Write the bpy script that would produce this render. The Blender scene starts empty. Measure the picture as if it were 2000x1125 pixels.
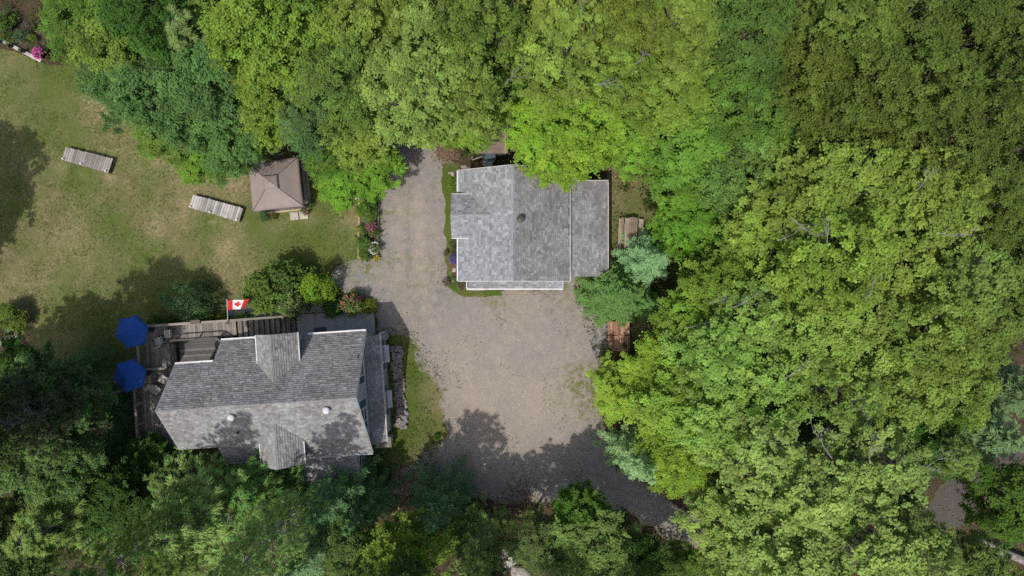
import bpy, math, random
import numpy as np
from mathutils import Vector, Matrix, Euler

R_ = math.radians
random.seed(7)
rng = np.random.default_rng(7)
scene = bpy.context.scene
COL = scene.collection

# ------------------------------------------------------------------ camera
D = 44.444                      # flying height of the drone (m); 30 px of the photo = 1 m on the ground
cam_d = bpy.data.cameras.new('drone_camera')
cam_d.sensor_width = 36.0
cam_d.lens = 24.0
cam_d.clip_start = 0.5
cam_d.clip_end = 2000.0
cam = bpy.data.objects.new('drone_camera', cam_d)
cam.location = (0, 0, D)
cam.rotation_euler = (0, 0, 0)
COL.objects.link(cam)
scene.camera = cam

# ------------------------------------------------------------------ sky and sun
SUN_ELEV, SUN_AZ = 65.0, 210.3          # azimuth clockwise from north (+Y): sun in the south-south-west
world = bpy.data.worlds.new('World')
scene.world = world
world.use_nodes = True
wn = world.node_tree
wn.nodes.clear()
sky = wn.nodes.new('ShaderNodeTexSky')
sky.sky_type = 'NISHITA'
sky.sun_disc = False
sky.sun_elevation = R_(SUN_ELEV)
sky.sun_rotation = R_(SUN_AZ)
sky.air_density = 1.0
sky.dust_density = 3.5
sky.ozone_density = 1.0
bg = wn.nodes.new('ShaderNodeBackground')
bg.inputs['Strength'].default_value = 0.135
wo = wn.nodes.new('ShaderNodeOutputWorld')
wn.links.new(sky.outputs[0], bg.inputs[0])
wn.links.new(bg.outputs[0], wo.inputs[0])
sun_d = bpy.data.lights.new('sun', 'SUN')
sun_d.energy = 3.0
sun_d.angle = R_(0.5)
sun_d.color = (1.0, 0.955, 0.89)
sun = bpy.data.objects.new('sun', sun_d)
_a = R_(SUN_AZ)
_to_sun = Vector((math.sin(_a) * math.cos(R_(SUN_ELEV)), math.cos(_a) * math.cos(R_(SUN_ELEV)), math.sin(R_(SUN_ELEV))))
sun.rotation_euler = _to_sun.to_track_quat('Z', 'Y').to_euler()
sun.location = (-20, -30, 60)
COL.objects.link(sun)

scene.view_settings.view_transform = 'Standard'
scene.view_settings.look = 'None'
scene.view_settings.exposure = -0.12
scene.view_settings.gamma = 1.0
scene.view_settings.use_curve_mapping = False
scene.render.engine = 'CYCLES'
scene.render.filter_size = 1.15
scene.cycles.use_denoising = False
scene.cycles.max_bounces = 6
scene.cycles.diffuse_bounces = 3
scene.cycles.glossy_bounces = 2
scene.cycles.transmission_bounces = 4
scene.cycles.transparent_max_bounces = 4

# ------------------------------------------------------------------ coordinates
def P(px, py, z=0.0):
    """Where the thing seen at pixel (px, py) of the photograph stands, if it is z metres above the ground."""
    s = (1.0 - z / D) / 30.0
    return Vector(((px - 1000.0) * s, (562.5 - py) * s, z))

TH = math.atan2(0.0663, 0.9978)
CT, ST = math.cos(TH), math.sin(TH)
def H(u, v, z=0.0):
    """House axes (turned 3.8 degrees) to world."""
    return Vector((u * CT - v * ST, u * ST + v * CT, z))

# ------------------------------------------------------------------ materials
def _n(nt, t, **kw):
    n = nt.nodes.new(t)
    for k, v in kw.items():
        setattr(n, k, v)
    return n

def _math(nt, op, a, b=None):
    n = nt.nodes.new('ShaderNodeMath')
    n.operation = op
    for i, x in enumerate((a, b)):
        if x is None:
            continue
        if isinstance(x, (int, float)):
            n.inputs[i].default_value = x
        else:
            nt.links.new(x, n.inputs[i])
    return n.outputs[0]

def _mix(nt, fac, a, b, blend='MIX'):
    n = nt.nodes.new('ShaderNodeMix')
    n.data_type = 'RGBA'
    n.blend_type = blend
    n.clamp_factor = True
    for s, x in ((n.inputs[0], fac), (n.inputs[6], a), (n.inputs[7], b)):
        if isinstance(x, (int, float)):
            s.default_value = x
        elif isinstance(x, (tuple, list)):
            s.default_value = (*x[:3], 1.0)
        else:
            nt.links.new(x, s)
    return n.outputs[2]

def _noise(nt, vec, scale, detail=4.0, rough=0.55, dist=0.0):
    n = nt.nodes.new('ShaderNodeTexNoise')
    n.inputs['Scale'].default_value = scale
    n.inputs['Detail'].default_value = detail
    n.inputs['Roughness'].default_value = rough
    n.inputs['Distortion'].default_value = dist
    if vec is not None:
        nt.links.new(vec, n.inputs['Vector'])
    return n.outputs[0]

def _ramp(nt, fac, lo, hi):
    n = nt.nodes.new('ShaderNodeMapRange')
    n.interpolation_type = 'SMOOTHSTEP'
    nt.links.new(fac, n.inputs[0])
    n.inputs[1].default_value = lo
    n.inputs[2].default_value = hi
    return n.outputs[0]

def _start(name):
    m = bpy.data.materials.new(name)
    m.use_nodes = True
    nt = m.node_tree
    nt.nodes.clear()
    out = nt.nodes.new('ShaderNodeOutputMaterial')
    b = nt.nodes.new('ShaderNodeBsdfPrincipled')
    nt.links.new(b.outputs[0], out.inputs[0])
    return m, nt, b, out

def _attr(nt, name):
    a = nt.nodes.new('ShaderNodeAttribute')
    a.attribute_name = name
    return a.outputs['Fac']

def _pos(nt):
    return nt.nodes.new('ShaderNodeNewGeometry').outputs['Position']

def _bump(nt, b, h, strength, dist):
    n = nt.nodes.new('ShaderNodeBump')
    n.inputs['Strength'].default_value = strength
    n.inputs['Distance'].default_value = dist
    nt.links.new(h, n.inputs['Height'])
    nt.links.new(n.outputs[0], b.inputs['Normal'])

def mat_plain(name, c1, c2=None, scale=6.0, rough=0.7, bump=0.0, tone=True, metal=0.0, spec=0.3, detail=4.0):
    """Base colour that wanders between c1 and c2, times the face tone stored in the mesh."""
    m, nt, b, out = _start(name)
    c2 = c2 or tuple(x * 0.72 for x in c1)
    pos = _pos(nt)
    f = _ramp(nt, _noise(nt, pos, scale, detail), 0.3, 0.7)
    col = _mix(nt, f, c1, c2)
    if tone:
        t = _math(nt, 'ADD', _attr(nt, 'tone'), 0.5)
        cmb = nt.nodes.new('ShaderNodeCombineColor')
        for i in range(3):
            nt.links.new(t, cmb.inputs[i])
        col = _mix(nt, 1.0, col, cmb.outputs[0], 'MULTIPLY')
    nt.links.new(col, b.inputs['Base Color'])
    b.inputs['Roughness'].default_value = rough
    b.inputs['Metallic'].default_value = metal
    b.inputs['Specular IOR Level'].default_value = spec
    if bump:
        _bump(nt, b, _noise(nt, pos, scale * 5, 5.0), bump, 0.02)
    return m

def mat_board(name, c1, c2, rough=0.85):
    """Weathered board: streaks run along the piece's own x axis, each piece has its own tone."""
    m, nt, b, out = _start(name)
    tc = nt.nodes.new('ShaderNodeTexCoord')
    oi = nt.nodes.new('ShaderNodeObjectInfo')
    mp = nt.nodes.new('ShaderNodeMapping')
    mp.inputs['Scale'].default_value = (1.6, 9.0, 2.0)
    nt.links.new(tc.outputs['Object'], mp.inputs[0])
    r3 = _math(nt, 'MULTIPLY', oi.outputs['Random'], 37.0)
    cmb = nt.nodes.new('ShaderNodeCombineXYZ')
    for i in range(3):
        nt.links.new(r3, cmb.inputs[i])
    nt.links.new(cmb.outputs[0], mp.inputs[1])
    f = _ramp(nt, _noise(nt, mp.outputs[0], 2.2, 6.0, 0.65), 0.3, 0.72)
    col = _mix(nt, f, c1, c2)
    stain = _ramp(nt, _noise(nt, _pos(nt), 1.3, 5.0, 0.6), 0.42, 0.75)
    col = _mix(nt, _math(nt, 'MULTIPLY', stain, 0.45), col, tuple(x * 0.45 for x in c2))
    t = _math(nt, 'ADD', _math(nt, 'MULTIPLY', oi.outputs['Random'], 0.62), 0.66)
    c3 = nt.nodes.new('ShaderNodeCombineColor')
    for i in range(3):
        nt.links.new(t, c3.inputs[i])
    col = _mix(nt, 1.0, col, c3.outputs[0], 'MULTIPLY')
    nt.links.new(col, b.inputs['Base Color'])
    b.inputs['Roughness'].default_value = rough
    b.inputs['Specular IOR Level'].default_value = 0.2
    _bump(nt, b, f, 0.4, 0.01)
    return m

def mat_leaf(name, transl=0.42, rough=0.55, spec=0.12, var=0.045):
    """Leaf: colour is the object's own colour (each plant has its species colour), each leaf varies a little."""
    m, nt, b, out = _start(name)
    oi = nt.nodes.new('ShaderNodeObjectInfo')
    t = _math(nt, 'ADD', _attr(nt, 'tone'), 0.5)
    hsv = nt.nodes.new('ShaderNodeHueSaturation')
    nt.links.new(oi.outputs['Color'], hsv.inputs['Color'])
    nt.links.new(_math(nt, 'ADD', _math(nt, 'MULTIPLY', _attr(nt, 'hue'), var), 0.5 - var * 0.5), hsv.inputs['Hue'])
    nt.links.new(t, hsv.inputs['Value'])
    hsv.inputs['Saturation'].default_value = 0.93
    nt.links.new(hsv.outputs[0], b.inputs['Base Color'])
    b.inputs['Roughness'].default_value = rough
    b.inputs['Specular IOR Level'].default_value = spec
    tr = nt.nodes.new('ShaderNodeBsdfTranslucent')
    h2 = nt.nodes.new('ShaderNodeHueSaturation')
    nt.links.new(hsv.outputs[0], h2.inputs['Color'])
    h2.inputs['Saturation'].default_value = 1.1
    h2.inputs['Value'].default_value = 1.25
    nt.links.new(h2.outputs[0], tr.inputs[0])
    mx = nt.nodes.new('ShaderNodeMixShader')
    mx.inputs[0].default_value = transl
    nt.links.new(b.outputs[0], mx.inputs[1])
    nt.links.new(tr.outputs[0], mx.inputs[2])
    nt.links.new(mx.outputs[0], out.inputs[0])
    return m

def mat_shingle(name, base, stain_amt, stain_col):
    """Asphalt shingle: per-tab tone, granules, algae staining that runs with the roof."""
    m, nt, b, out = _start(name)
    pos = _pos(nt)
    t = _math(nt, 'ADD', _attr(nt, 'tone'), 0.5)
    cmb = nt.nodes.new('ShaderNodeCombineColor')
    for i in range(3):
        nt.links.new(t, cmb.inputs[i])
    st = _ramp(nt, _noise(nt, pos, 0.62, 6.0, 0.66, 0.4), 0.42, 0.60)
    st2 = _ramp(nt, _noise(nt, pos, 1.9, 4.0, 0.6), 0.45, 0.75)
    col = _mix(nt, _math(nt, 'MULTIPLY', st, stain_amt), base, stain_col)
    col = _mix(nt, _math(nt, 'MULTIPLY', st2, stain_amt * 0.45), col, stain_col)
    gr = _ramp(nt, _noise(nt, pos, 55.0, 2.0, 0.7), 0.25, 0.75)
    col = _mix(nt, _math(nt, 'MULTIPLY', gr, 0.35), col, tuple(x * 1.35 for x in base))
    col = _mix(nt, 1.0, col, cmb.outputs[0], 'MULTIPLY')
    nt.links.new(col, b.inputs['Base Color'])
    b.inputs['Roughness'].default_value = 0.9
    b.inputs['Specular IOR Level'].default_value = 0.25
    _bump(nt, b, _noise(nt, pos, 60.0, 3.0), 0.5, 0.01)
    return m

def mat_lawn(name, green, olive, dry):
    m, nt, b, out = _start(name)
    pos = _pos(nt)
    n1 = _ramp(nt, _noise(nt, pos, 0.28, 5.0, 0.6, 0.3), 0.36, 0.64)
    n2 = _ramp(nt, _noise(nt, pos, 1.1, 6.0, 0.68, 0.5), 0.38, 0.66)
    n3 = _ramp(nt, _noise(nt, pos, 5.5, 5.0, 0.7, 0.8), 0.4, 0.65)
    fine = _ramp(nt, _noise(nt, pos, 26.0, 4.0, 0.75), 0.25, 0.75)
    col = _mix(nt, n1, green, olive)
    dryf = _math(nt, 'MULTIPLY', n2, n3)
    dryf = _math(nt, 'ADD', _math(nt, 'MULTIPLY', dryf, 0.55), _math(nt, 'MULTIPLY', _attr(nt, 'bare'), _math(nt, 'ADD', _math(nt, 'MULTIPLY', n3, 0.8), 0.25)))
    col = _mix(nt, dryf, col, dry)
    clump = _ramp(nt, _noise(nt, pos, 9.0, 6.0, 0.8, 1.0), 0.42, 0.64)
    col = _mix(nt, _math(nt, 'MULTIPLY', clump, 0.5), col, _mix(nt, 0.55, green, dry))
    gsp = _math(nt, 'MULTIPLY', _attr(nt, 'lush'), 0.95)
    col = _mix(nt, gsp, col, green)
    col = _mix(nt, _math(nt, 'MULTIPLY', fine, 0.55), col, _mix(nt, 0.5, col, tuple(x * 0.28 for x in green)))
    nt.links.new(col, b.inputs['Base Color'])
    b.inputs['Roughness'].default_value = 0.95
    b.inputs['Specular IOR Level'].default_value = 0.1
    _bump(nt, b, _noise(nt, pos, 18.0, 5.0, 0.75), 0.8, 0.05)
    return m

def mat_gravel(name, grey, pale, tan, green):
    m, nt, b, out = _start(name)
    pos = _pos(nt)
    vor = nt.nodes.new('ShaderNodeTexVoronoi')
    vor.inputs['Scale'].default_value = 24.0
    nt.links.new(pos, vor.inputs['Vector'])
    sep = nt.nodes.new('ShaderNodeSeparateColor')
    nt.links.new(vor.outputs['Color'], sep.inputs[0])
    st = sep.outputs[0]
    n1 = _ramp(nt, _noise(nt, pos, 0.35, 5.0, 0.62, 0.4), 0.35, 0.65)
    n2 = _ramp(nt, _noise(nt, pos, 1.7, 6.0, 0.7), 0.4, 0.66)
    col = _mix(nt, _math(nt, 'MULTIPLY', n1, 0.55), grey, tan)
    col = _mix(nt, _math(nt, 'MULTIPLY', n2, 0.45), col, pale)
    col = _mix(nt, _math(nt, 'MULTIPLY', _attr(nt, 'bare'), 0.85), col, pale)
    big = _ramp(nt, _noise(nt, pos, 7.5, 6.0, 0.75, 0.6), 0.46, 0.66)
    col = _mix(nt, _math(nt, 'MULTIPLY', big, 0.20), col, tuple(x * 0.5 for x in tan))
    col = _mix(nt, _math(nt, 'MULTIPLY', st, 0.17), col, tuple(x * 0.45 for x in grey))
    spk = _ramp(nt, sep.outputs[1], 0.90, 1.0)
    col = _mix(nt, _math(nt, 'MULTIPLY', spk, 0.20), col, tuple(min(1, x * 2.1) for x in pale))
    n3 = _ramp(nt, _noise(nt, pos, 2.4, 6.0, 0.75, 0.7), 0.42, 0.62)
    gf = _math(nt, 'MULTIPLY', n3, _math(nt, 'ADD', _attr(nt, 'lush'), 0.12))
    e = _ramp(nt, _attr(nt, 'edge'), 0.0, 0.5)
    ef = _math(nt, 'MULTIPLY', _math(nt, 'SUBTRACT', 1.0, e), _ramp(nt, _noise(nt, pos, 4.0, 6.0, 0.75), 0.35, 0.65))
    col = _mix(nt, _math(nt, 'MAXIMUM', gf, ef), col, green)
    nt.links.new(col, b.inputs['Base Color'])
    b.inputs['Roughness'].default_value = 0.95
    b.inputs['Specular IOR Level'].default_value = 0.15
    hgt = _math(nt, 'ADD', vor.outputs['Distance'], _noise(nt, pos, 5.0, 5.0, 0.7))
    _bump(nt, b, hgt, 0.32, 0.03)
    return m

def mat_forest_floor(name):
    m, nt, b, out = _start(name)
    pos = _pos(nt)
    n1 = _ramp(nt, _noise(nt, pos, 0.7, 6.0, 0.65), 0.38, 0.64)
    n2 = _ramp(nt, _noise(nt, pos, 9.0, 5.0, 0.75), 0.3, 0.7)
    col = _mix(nt, n1, (0.10, 0.066, 0.045), (0.045, 0.055, 0.022))
    col = _mix(nt, n2, col, _mix(nt, 0.6, col, (0.17, 0.11, 0.075)))
    nt.links.new(col, b.inputs['Base Color'])
    b.inputs['Roughness'].default_value = 0.95
    b.inputs['Specular IOR Level'].default_value = 0.1
    _bump(nt, b, n2, 0.8, 0.06)
    return m

M = {}
M['leaf'] = mat_leaf('broad_leaf')
M['needle'] = mat_leaf('needle_leaf', 0.32, 0.65, 0.12, 0.05)
M['bark'] = mat_plain('bark', (0.21, 0.185, 0.165), (0.10, 0.085, 0.072), 5.0, 0.95, 0.5)
M['bark_pale'] = mat_plain('weathered_grey_limb', (0.32, 0.30, 0.28), (0.18, 0.165, 0.15), 5.0, 0.9, 0.4)
M['bark_grey'] = mat_plain('dead_grey_wood', (0.30, 0.285, 0.27), (0.17, 0.16, 0.15), 5.0, 0.9, 0.4)
M['shingle_grey'] = mat_shingle('light_grey_shingle', (0.275, 0.29, 0.31), 0.28, (0.17, 0.16, 0.165))
M['shingle_old'] = mat_shingle('weathered_grey_shingle', (0.295, 0.295, 0.295), 0.62, (0.172, 0.150, 0.146))
M['white'] = mat_plain('white_trim', (0.80, 0.79, 0.79), (0.66, 0.64, 0.65), 2.0, 0.45)
M['trim_dull'] = mat_plain('dull_beige_trim', (0.56, 0.53, 0.51), (0.42, 0.39, 0.375), 3.0, 0.6)
M['siding'] = mat_plain('grey_siding', (0.42, 0.46, 0.49), (0.37, 0.405, 0.435), 1.2, 0.6)
M['teal'] = mat_plain('teal_shutter', (0.035, 0.155, 0.20), (0.03, 0.13, 0.17), 3.0, 0.5)
M['glass'] = mat_plain('dark_window_glass', (0.035, 0.035, 0.04), (0.05, 0.04, 0.045), 1.0, 0.08, spec=0.6)
M['deck'] = mat_board('weathered_deck_wood', (0.40, 0.355, 0.305), (0.22, 0.195, 0.17))
M['deck_dark'] = mat_board('dark_weathered_wood', (0.20, 0.19, 0.175), (0.11, 0.105, 0.098))
M['plank_pale'] = mat_board('silvered_plank', (0.58, 0.55, 0.52), (0.34, 0.32, 0.30))
M['plank_mid'] = mat_board('greyed_plank', (0.44, 0.40, 0.37), (0.25, 0.225, 0.205))
M['lumber'] = mat_board('tan_lumber', (0.42, 0.34, 0.27), (0.25, 0.20, 0.16))
M['cedar'] = mat_board('orange_cedar_board', (0.52, 0.30, 0.19), (0.37, 0.21, 0.13))
M['timber'] = mat_board('pale_new_timber', (0.58, 0.45, 0.29), (0.42, 0.31, 0.19))
M['blue'] = mat_plain('blue_canvas', (0.014, 0.085, 0.36), (0.012, 0.070, 0.30), 3.0, 0.75)
M['taupe'] = mat_plain('taupe_canvas', (0.335, 0.28, 0.252), (0.30, 0.245, 0.222), 2.0, 0.8)
M['dark_metal'] = mat_plain('dark_metal', (0.035, 0.033, 0.033), (0.05, 0.048, 0.047), 8.0, 0.45)
M['vent_white'] = mat_plain('white_vent_metal', (0.72, 0.72, 0.74), (0.6, 0.6, 0.62), 5.0, 0.35)
M['vent_grey'] = mat_plain('bronze_vent_metal', (0.055, 0.052, 0.05), (0.085, 0.08, 0.075), 6.0, 0.4)
M['concrete'] = mat_plain('patio_concrete', (0.37, 0.385, 0.385), (0.30, 0.31, 0.305), 1.4, 0.9, 0.2)
M['paver'] = mat_plain('pale_paver', (0.52, 0.47, 0.40), (0.40, 0.36, 0.31), 4.0, 0.9, 0.2)
M['rock'] = mat_plain('field_stone', (0.33, 0.295, 0.27), (0.19, 0.17, 0.16), 5.0, 0.95, 0.6)
M['rock_pale'] = mat_plain('pale_stone', (0.50, 0.46, 0.42), (0.33, 0.30, 0.28), 5.0, 0.95, 0.5)
M['red'] = mat_plain('red_flag_cloth', (0.62, 0.045, 0.035), (0.54, 0.035, 0.03), 3.0, 0.8)
M['white_cloth'] = mat_plain('white_flag_cloth', (0.80, 0.78, 0.77), (0.72, 0.70, 0.70), 3.0, 0.8)
M['fabric_grey'] = mat_plain('pale_chair_mesh', (0.50, 0.48, 0.45), (0.40, 0.38, 0.36), 6.0, 0.8)
M['cushion'] = mat_plain('floral_cushion', (0.60, 0.56, 0.54), (0.22, 0.17, 0.18), 12.0, 0.85)
M['black_cover'] = mat_plain('black_vinyl_cover', (0.06, 0.06, 0.065), (0.04, 0.04, 0.043), 3.0, 0.5)
M['mat_purple'] = mat_plain('purple_mat', (0.085, 0.07, 0.12), (0.06, 0.05, 0.085), 14.0, 0.95)
M['brown_roof'] = mat_plain('brown_felt_roof', (0.26, 0.205, 0.17), (0.19, 0.145, 0.125), 2.5, 0.95, 0.3)
M['teal_bin'] = mat_plain('teal_plastic', (0.07, 0.11, 0.125), (0.055, 0.09, 0.10), 3.0, 0.5)
M['blue_lid'] = mat_plain('light_blue_plastic', (0.25, 0.42, 0.58), (0.2, 0.36, 0.5), 3.0, 0.5)
M['soil'] = mat_plain('garden_soil', (0.20, 0.145, 0.115), (0.12, 0.085, 0.068), 6.0, 0.95, 0.7)
M['terracotta'] = mat_plain('terracotta', (0.36, 0.15, 0.09), (0.28, 0.11, 0.07), 5.0, 0.85)
M['petal'] = mat_leaf('petal', 0.2, 0.6, 0.2, 0.03)
M['litter'] = mat_leaf('dry_leaf', 0.1, 0.8, 0.1, 0.06)
M['lawn'] = mat_lawn('lawn_grass', (0.092, 0.145, 0.022), (0.158, 0.155, 0.062), (0.44, 0.335, 0.215))
M['verge'] = mat_lawn('verge_grass', (0.090, 0.140, 0.020), (0.145, 0.150, 0.045), (0.31, 0.24, 0.16))
M['gravel'] = mat_gravel('driveway_gravel', (0.252, 0.240, 0.242), (0.425, 0.352, 0.285), (0.292, 0.254, 0.218), (0.155, 0.165, 0.060))
M['dirt'] = mat_gravel('packed_dirt', (0.095, 0.084, 0.080), (0.115, 0.10, 0.092), (0.10, 0.085, 0.077), (0.10, 0.10, 0.05))  # dirt darkened to carry the tree shade over the track
M['floor'] = mat_forest_floor('forest_floor_litter')

# ------------------------------------------------------------------ mesh builder
ORIGIN = {}

def prop(o, label=None, cat=None, group=None, kind=None):
    if label: o['label'] = label
    if cat: o['category'] = cat
    if group: o['group'] = group
    if kind: o['kind'] = kind
    return o

def thing(name, loc, label, cat, group=None):
    o = bpy.data.objects.new(name, None)
    o.empty_display_size = 0.2
    o.location = loc
    COL.objects.link(o)
    ORIGIN[o.name] = Vector(loc)
    return prop(o, label, cat, group)

class MB:
    """Collects shapes in world coordinates; build() links them as one mesh object."""
    def __init__(self):
        self.v, self.f, self.m, self.t = [], [], [], []
    def add(self, vs, fs, mi=0, tone=0.5):
        n = len(self.v)
        self.v.extend([tuple(x) for x in vs])
        for f in fs:
            self.f.append(tuple(i + n for i in f))
            self.m.append(mi)
            self.t.append(tone)
    def hexa(self, b, t, mi=0, tone=0.5):
        """b, t: four bottom and four top corners, both anticlockwise from above."""
        self.add(list(b) + list(t), [(3, 2, 1, 0), (4, 5, 6, 7), (0, 1, 5, 4), (1, 2, 6, 5), (2, 3, 7, 6), (3, 0, 4, 7)], mi, tone)
    def box(self, x0, y0, z0, x1, y1, z1, mi=0, tone=0.5, fr=None):
        fr = fr or (lambda x, y, z: Vector((x, y, z)))
        c = [(x0, y0), (x1, y0), (x1, y1), (x0, y1)]
        self.hexa([fr(x, y, z0) for x, y in c], [fr(x, y, z1) for x, y in c], mi, tone)
    def prism(self, ring, d, mi=0, tone=0.5):
        """Closed ring of points swept by vector d."""
        n = len(ring)
        r2 = [Vector(p) + Vector(d) for p in ring]
        fs = [tuple(range(n - 1, -1, -1)), tuple(range(n, 2 * n))]
        fs += [(i, (i + 1) % n, n + (i + 1) % n, n + i) for i in range(n)]
        self.add([Vector(p) for p in ring] + r2, fs, mi, tone)
    def tube(self, pts, rad, seg=6, mi=0, tone=0.5, cap=True):
        pts = [Vector(p) for p in pts]
        n0 = len(self.v)
        for i, p in enumerate(pts):
            a = pts[max(i - 1, 0)]; c = pts[min(i + 1, len(pts) - 1)]
            d = (c - a)
            d = d.normalized() if d.length > 1e-9 else Vector((0, 0, 1))
            x = d.orthogonal().normalized(); y = d.cross(x)
            r = rad[i] if hasattr(rad, '__len__') else rad
            for k in range(seg):
                an = 2 * math.pi * k / seg
                self.v.append(tuple(p + (x * math.cos(an) + y * math.sin(an)) * r))
        for i in range(len(pts) - 1):
            for k in range(seg):
                k2 = (k + 1) % seg
                self.f.append((n0 + i * seg + k, n0 + i * seg + k2, n0 + (i + 1) * seg + k2, n0 + (i + 1) * seg + k))
                self.m.append(mi); self.t.append(tone)
        if cap:
            self.f.append(tuple(n0 + k for k in range(seg - 1, -1, -1))); self.m.append(mi); self.t.append(tone)
            e = n0 + (len(pts) - 1) * seg
            self.f.append(tuple(e + k for k in range(seg))); self.m.append(mi); self.t.append(tone)
    def lathe(self, c, prof, seg=14, mi=0, tone=0.5):
        """prof: (radius, z) from bottom to top round the vertical axis through c."""
        self.tube([(c[0], c[1], c[2] + z) for r, z in prof], [max(r, 1e-4) for r, z in prof], seg, mi, tone)
    def mesh(self, name, origin=(0, 0, 0), mats=()):
        me = bpy.data.meshes.new(name)
        o = Vector(origin)
        me.from_pydata([tuple(Vector(p) - o) for p in self.v], [], self.f)
        for m in mats:
            me.materials.append(m)
        if len(mats) > 1:
            me.polygons.foreach_set('material_index', self.m)
        a = me.attributes.new('tone', 'FLOAT', 'FACE')
        a.data.foreach_set('value', self.t)
        me.update()
        return me
    def build(self, name, mats, parent=None, root=None, origin=None):
        """parent: the thing or part it belongs to; its geometry is stored relative to the thing's base."""
        mats = mats if isinstance(mats, (list, tuple)) else [mats]
        if parent is not None:
            org = ORIGIN[parent.name]
        else:
            org = Vector(origin) if origin is not None else Vector((0, 0, 0))
        ob = bpy.data.objects.new(name, self.mesh(name, org, mats))
        COL.objects.link(ob)
        if parent is not None:
            ob.parent = parent
        else:
            ob.location = org
        ORIGIN[ob.name] = org
        return ob

_ub = MB()
_ub.box(-0.5, -0.5, -0.5, 0.5, 0.5, 0.5)
UNIT = {}
def piece(name, mat, parent, a, b, w, t, up=Vector((0, 0, 1))):
    """One straight board from a to b (centre line of its top face), w wide, t thick; all share one mesh per material."""
    key = mat.name
    if key not in UNIT:
        UNIT[key] = _ub.mesh('board_' + key, (0, 0, 0), [mat])
    ob = bpy.data.objects.new(name, UNIT[key])
    COL.objects.link(ob)
    a, b = Vector(a), Vector(b)
    x = (b - a); L = x.length; x.normalize()
    y = up.cross(x).normalized(); z = x.cross(y).normalized()
    c = (a + b) / 2 - z * (t / 2) - ORIGIN[parent.name]
    m = Matrix(((x.x * L, y.x * w, z.x * t, c.x), (x.y * L, y.y * w, z.y * t, c.y), (x.z * L, y.z * w, z.z * t, c.z), (0, 0, 0, 1)))
    ob.parent = parent
    ob.matrix_local = m
    ORIGIN[ob.name] = ORIGIN[parent.name]
    return ob

# ------------------------------------------------------------------ numpy noise and polygon distance
_perm = np.random.default_rng(3).random((256, 256)).astype(np.float32)
def vnoise(x, y):
    xi = np.floor(x).astype(int); yi = np.floor(y).astype(int)
    fx = x - xi; fy = y - yi
    fx = fx * fx * (3 - 2 * fx); fy = fy * fy * (3 - 2 * fy)
    g = lambda a, b: _perm[a & 255, b & 255]
    return (g(xi, yi) * (1 - fx) + g(xi + 1, yi) * fx) * (1 - fy) + (g(xi, yi + 1) * (1 - fx) + g(xi + 1, yi + 1) * fx) * fy
def fbm(x, y, o=4):
    s = 0; a = 0.5; t = 0
    for i in range(o):
        s = s + a * vnoise(x * 2 ** i + 17.3 * i, y * 2 ** i - 9.1 * i); t += a; a *= 0.5
    return s / t
def sdist(poly, X, Y):
    """Signed distance to a closed polygon, positive inside."""
    d = np.full(X.shape, 1e9); ins = np.zeros(X.shape, bool)
    n = len(poly)
    for i in range(n):
        ax, ay = poly[i]; bx, by = poly[(i + 1) % n]
        ex, ey = bx - ax, by - ay
        t = np.clip(((X - ax) * ex + (Y - ay) * ey) / max(ex * ex + ey * ey, 1e-12), 0, 1)
        d = np.minimum(d, np.hypot(X - ax - t * ex, Y - ay - t * ey))
        c = ((ay > Y) != (by > Y))
        if by != ay:
            ins ^= c & (X < (bx - ax) * (Y - ay) / (by - ay) + ax)
    return np.where(ins, d, -d)
def polyw(pts):
    return [(P(x, y).x, P(x, y).y) for x, y in pts]

def sheet(name, pts, z, mat, cell=0.14, amp=0.5, nscale=1.1, bare=(), lush=(), world=False):
    """Ground sheet with an uneven outline. bare/lush: worn and green spots (px, py, radius px, strength)."""
    poly = pts if world else polyw(pts)
    xs = [p[0] for p in poly]; ys = [p[1] for p in poly]
    gx = np.arange(min(xs) - 1, max(xs) + 1, cell); gy = np.arange(min(ys) - 1, max(ys) + 1, cell)
    X, Y = np.meshgrid(gx, gy, indexing='ij')
    S = sdist(poly, X, Y) + amp * (fbm(X * nscale + 31, Y * nscale + 7, 5) - 0.5) * 2
    GX, GY = np.gradient(S, cell)
    near = (S <= 0) & (S > -1.6 * cell)
    gl = np.maximum(np.hypot(GX, GY), 0.3)
    X2 = np.where(near, X - S * GX / gl ** 2, X); Y2 = np.where(near, Y - S * GY / gl ** 2, Y)
    ok = (S > -1.6 * cell)
    q = ok[:-1, :-1] & ok[1:, :-1] & ok[1:, 1:] & ok[:-1, 1:]
    q &= (S[:-1, :-1] > 0) | (S[1:, :-1] > 0) | (S[1:, 1:] > 0) | (S[:-1, 1:] > 0)
    idx = np.arange(X.size).reshape(X.shape)
    F = np.stack([idx[:-1, :-1][q], idx[1:, :-1][q], idx[1:, 1:][q], idx[:-1, 1:][q]], 1)
    used = np.unique(F); remap = np.full(X.size, -1); remap[used] = np.arange(len(used)); F = remap[F]
    vx = X2.ravel()[used]; vy = Y2.ravel()[used]
    me = np_mesh(name, np.stack([vx, vy, np.full(len(vx), z)], 1), F, mat)
    for an, spots in (('bare', bare), ('lush', lush)):
        val = np.zeros(len(vx))
        for sx, sy, sr, ss in spots:
            c = P(sx, sy); r = sr / 30.0
            val = np.maximum(val, ss * np.exp(-((vx - c.x) ** 2 + (vy - c.y) ** 2) / (r * r)))
        a = me.attributes.new(an, 'FLOAT', 'POINT'); a.data.foreach_set('value', val.astype(np.float32))
    a = me.attributes.new('edge', 'FLOAT', 'POINT'); a.data.foreach_set('value', np.clip(S.ravel()[used], 0, 3).astype(np.float32))
    ob = bpy.data.objects.new(name, me); COL.objects.link(ob)
    ob['kind'] = 'structure'
    return ob

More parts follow.
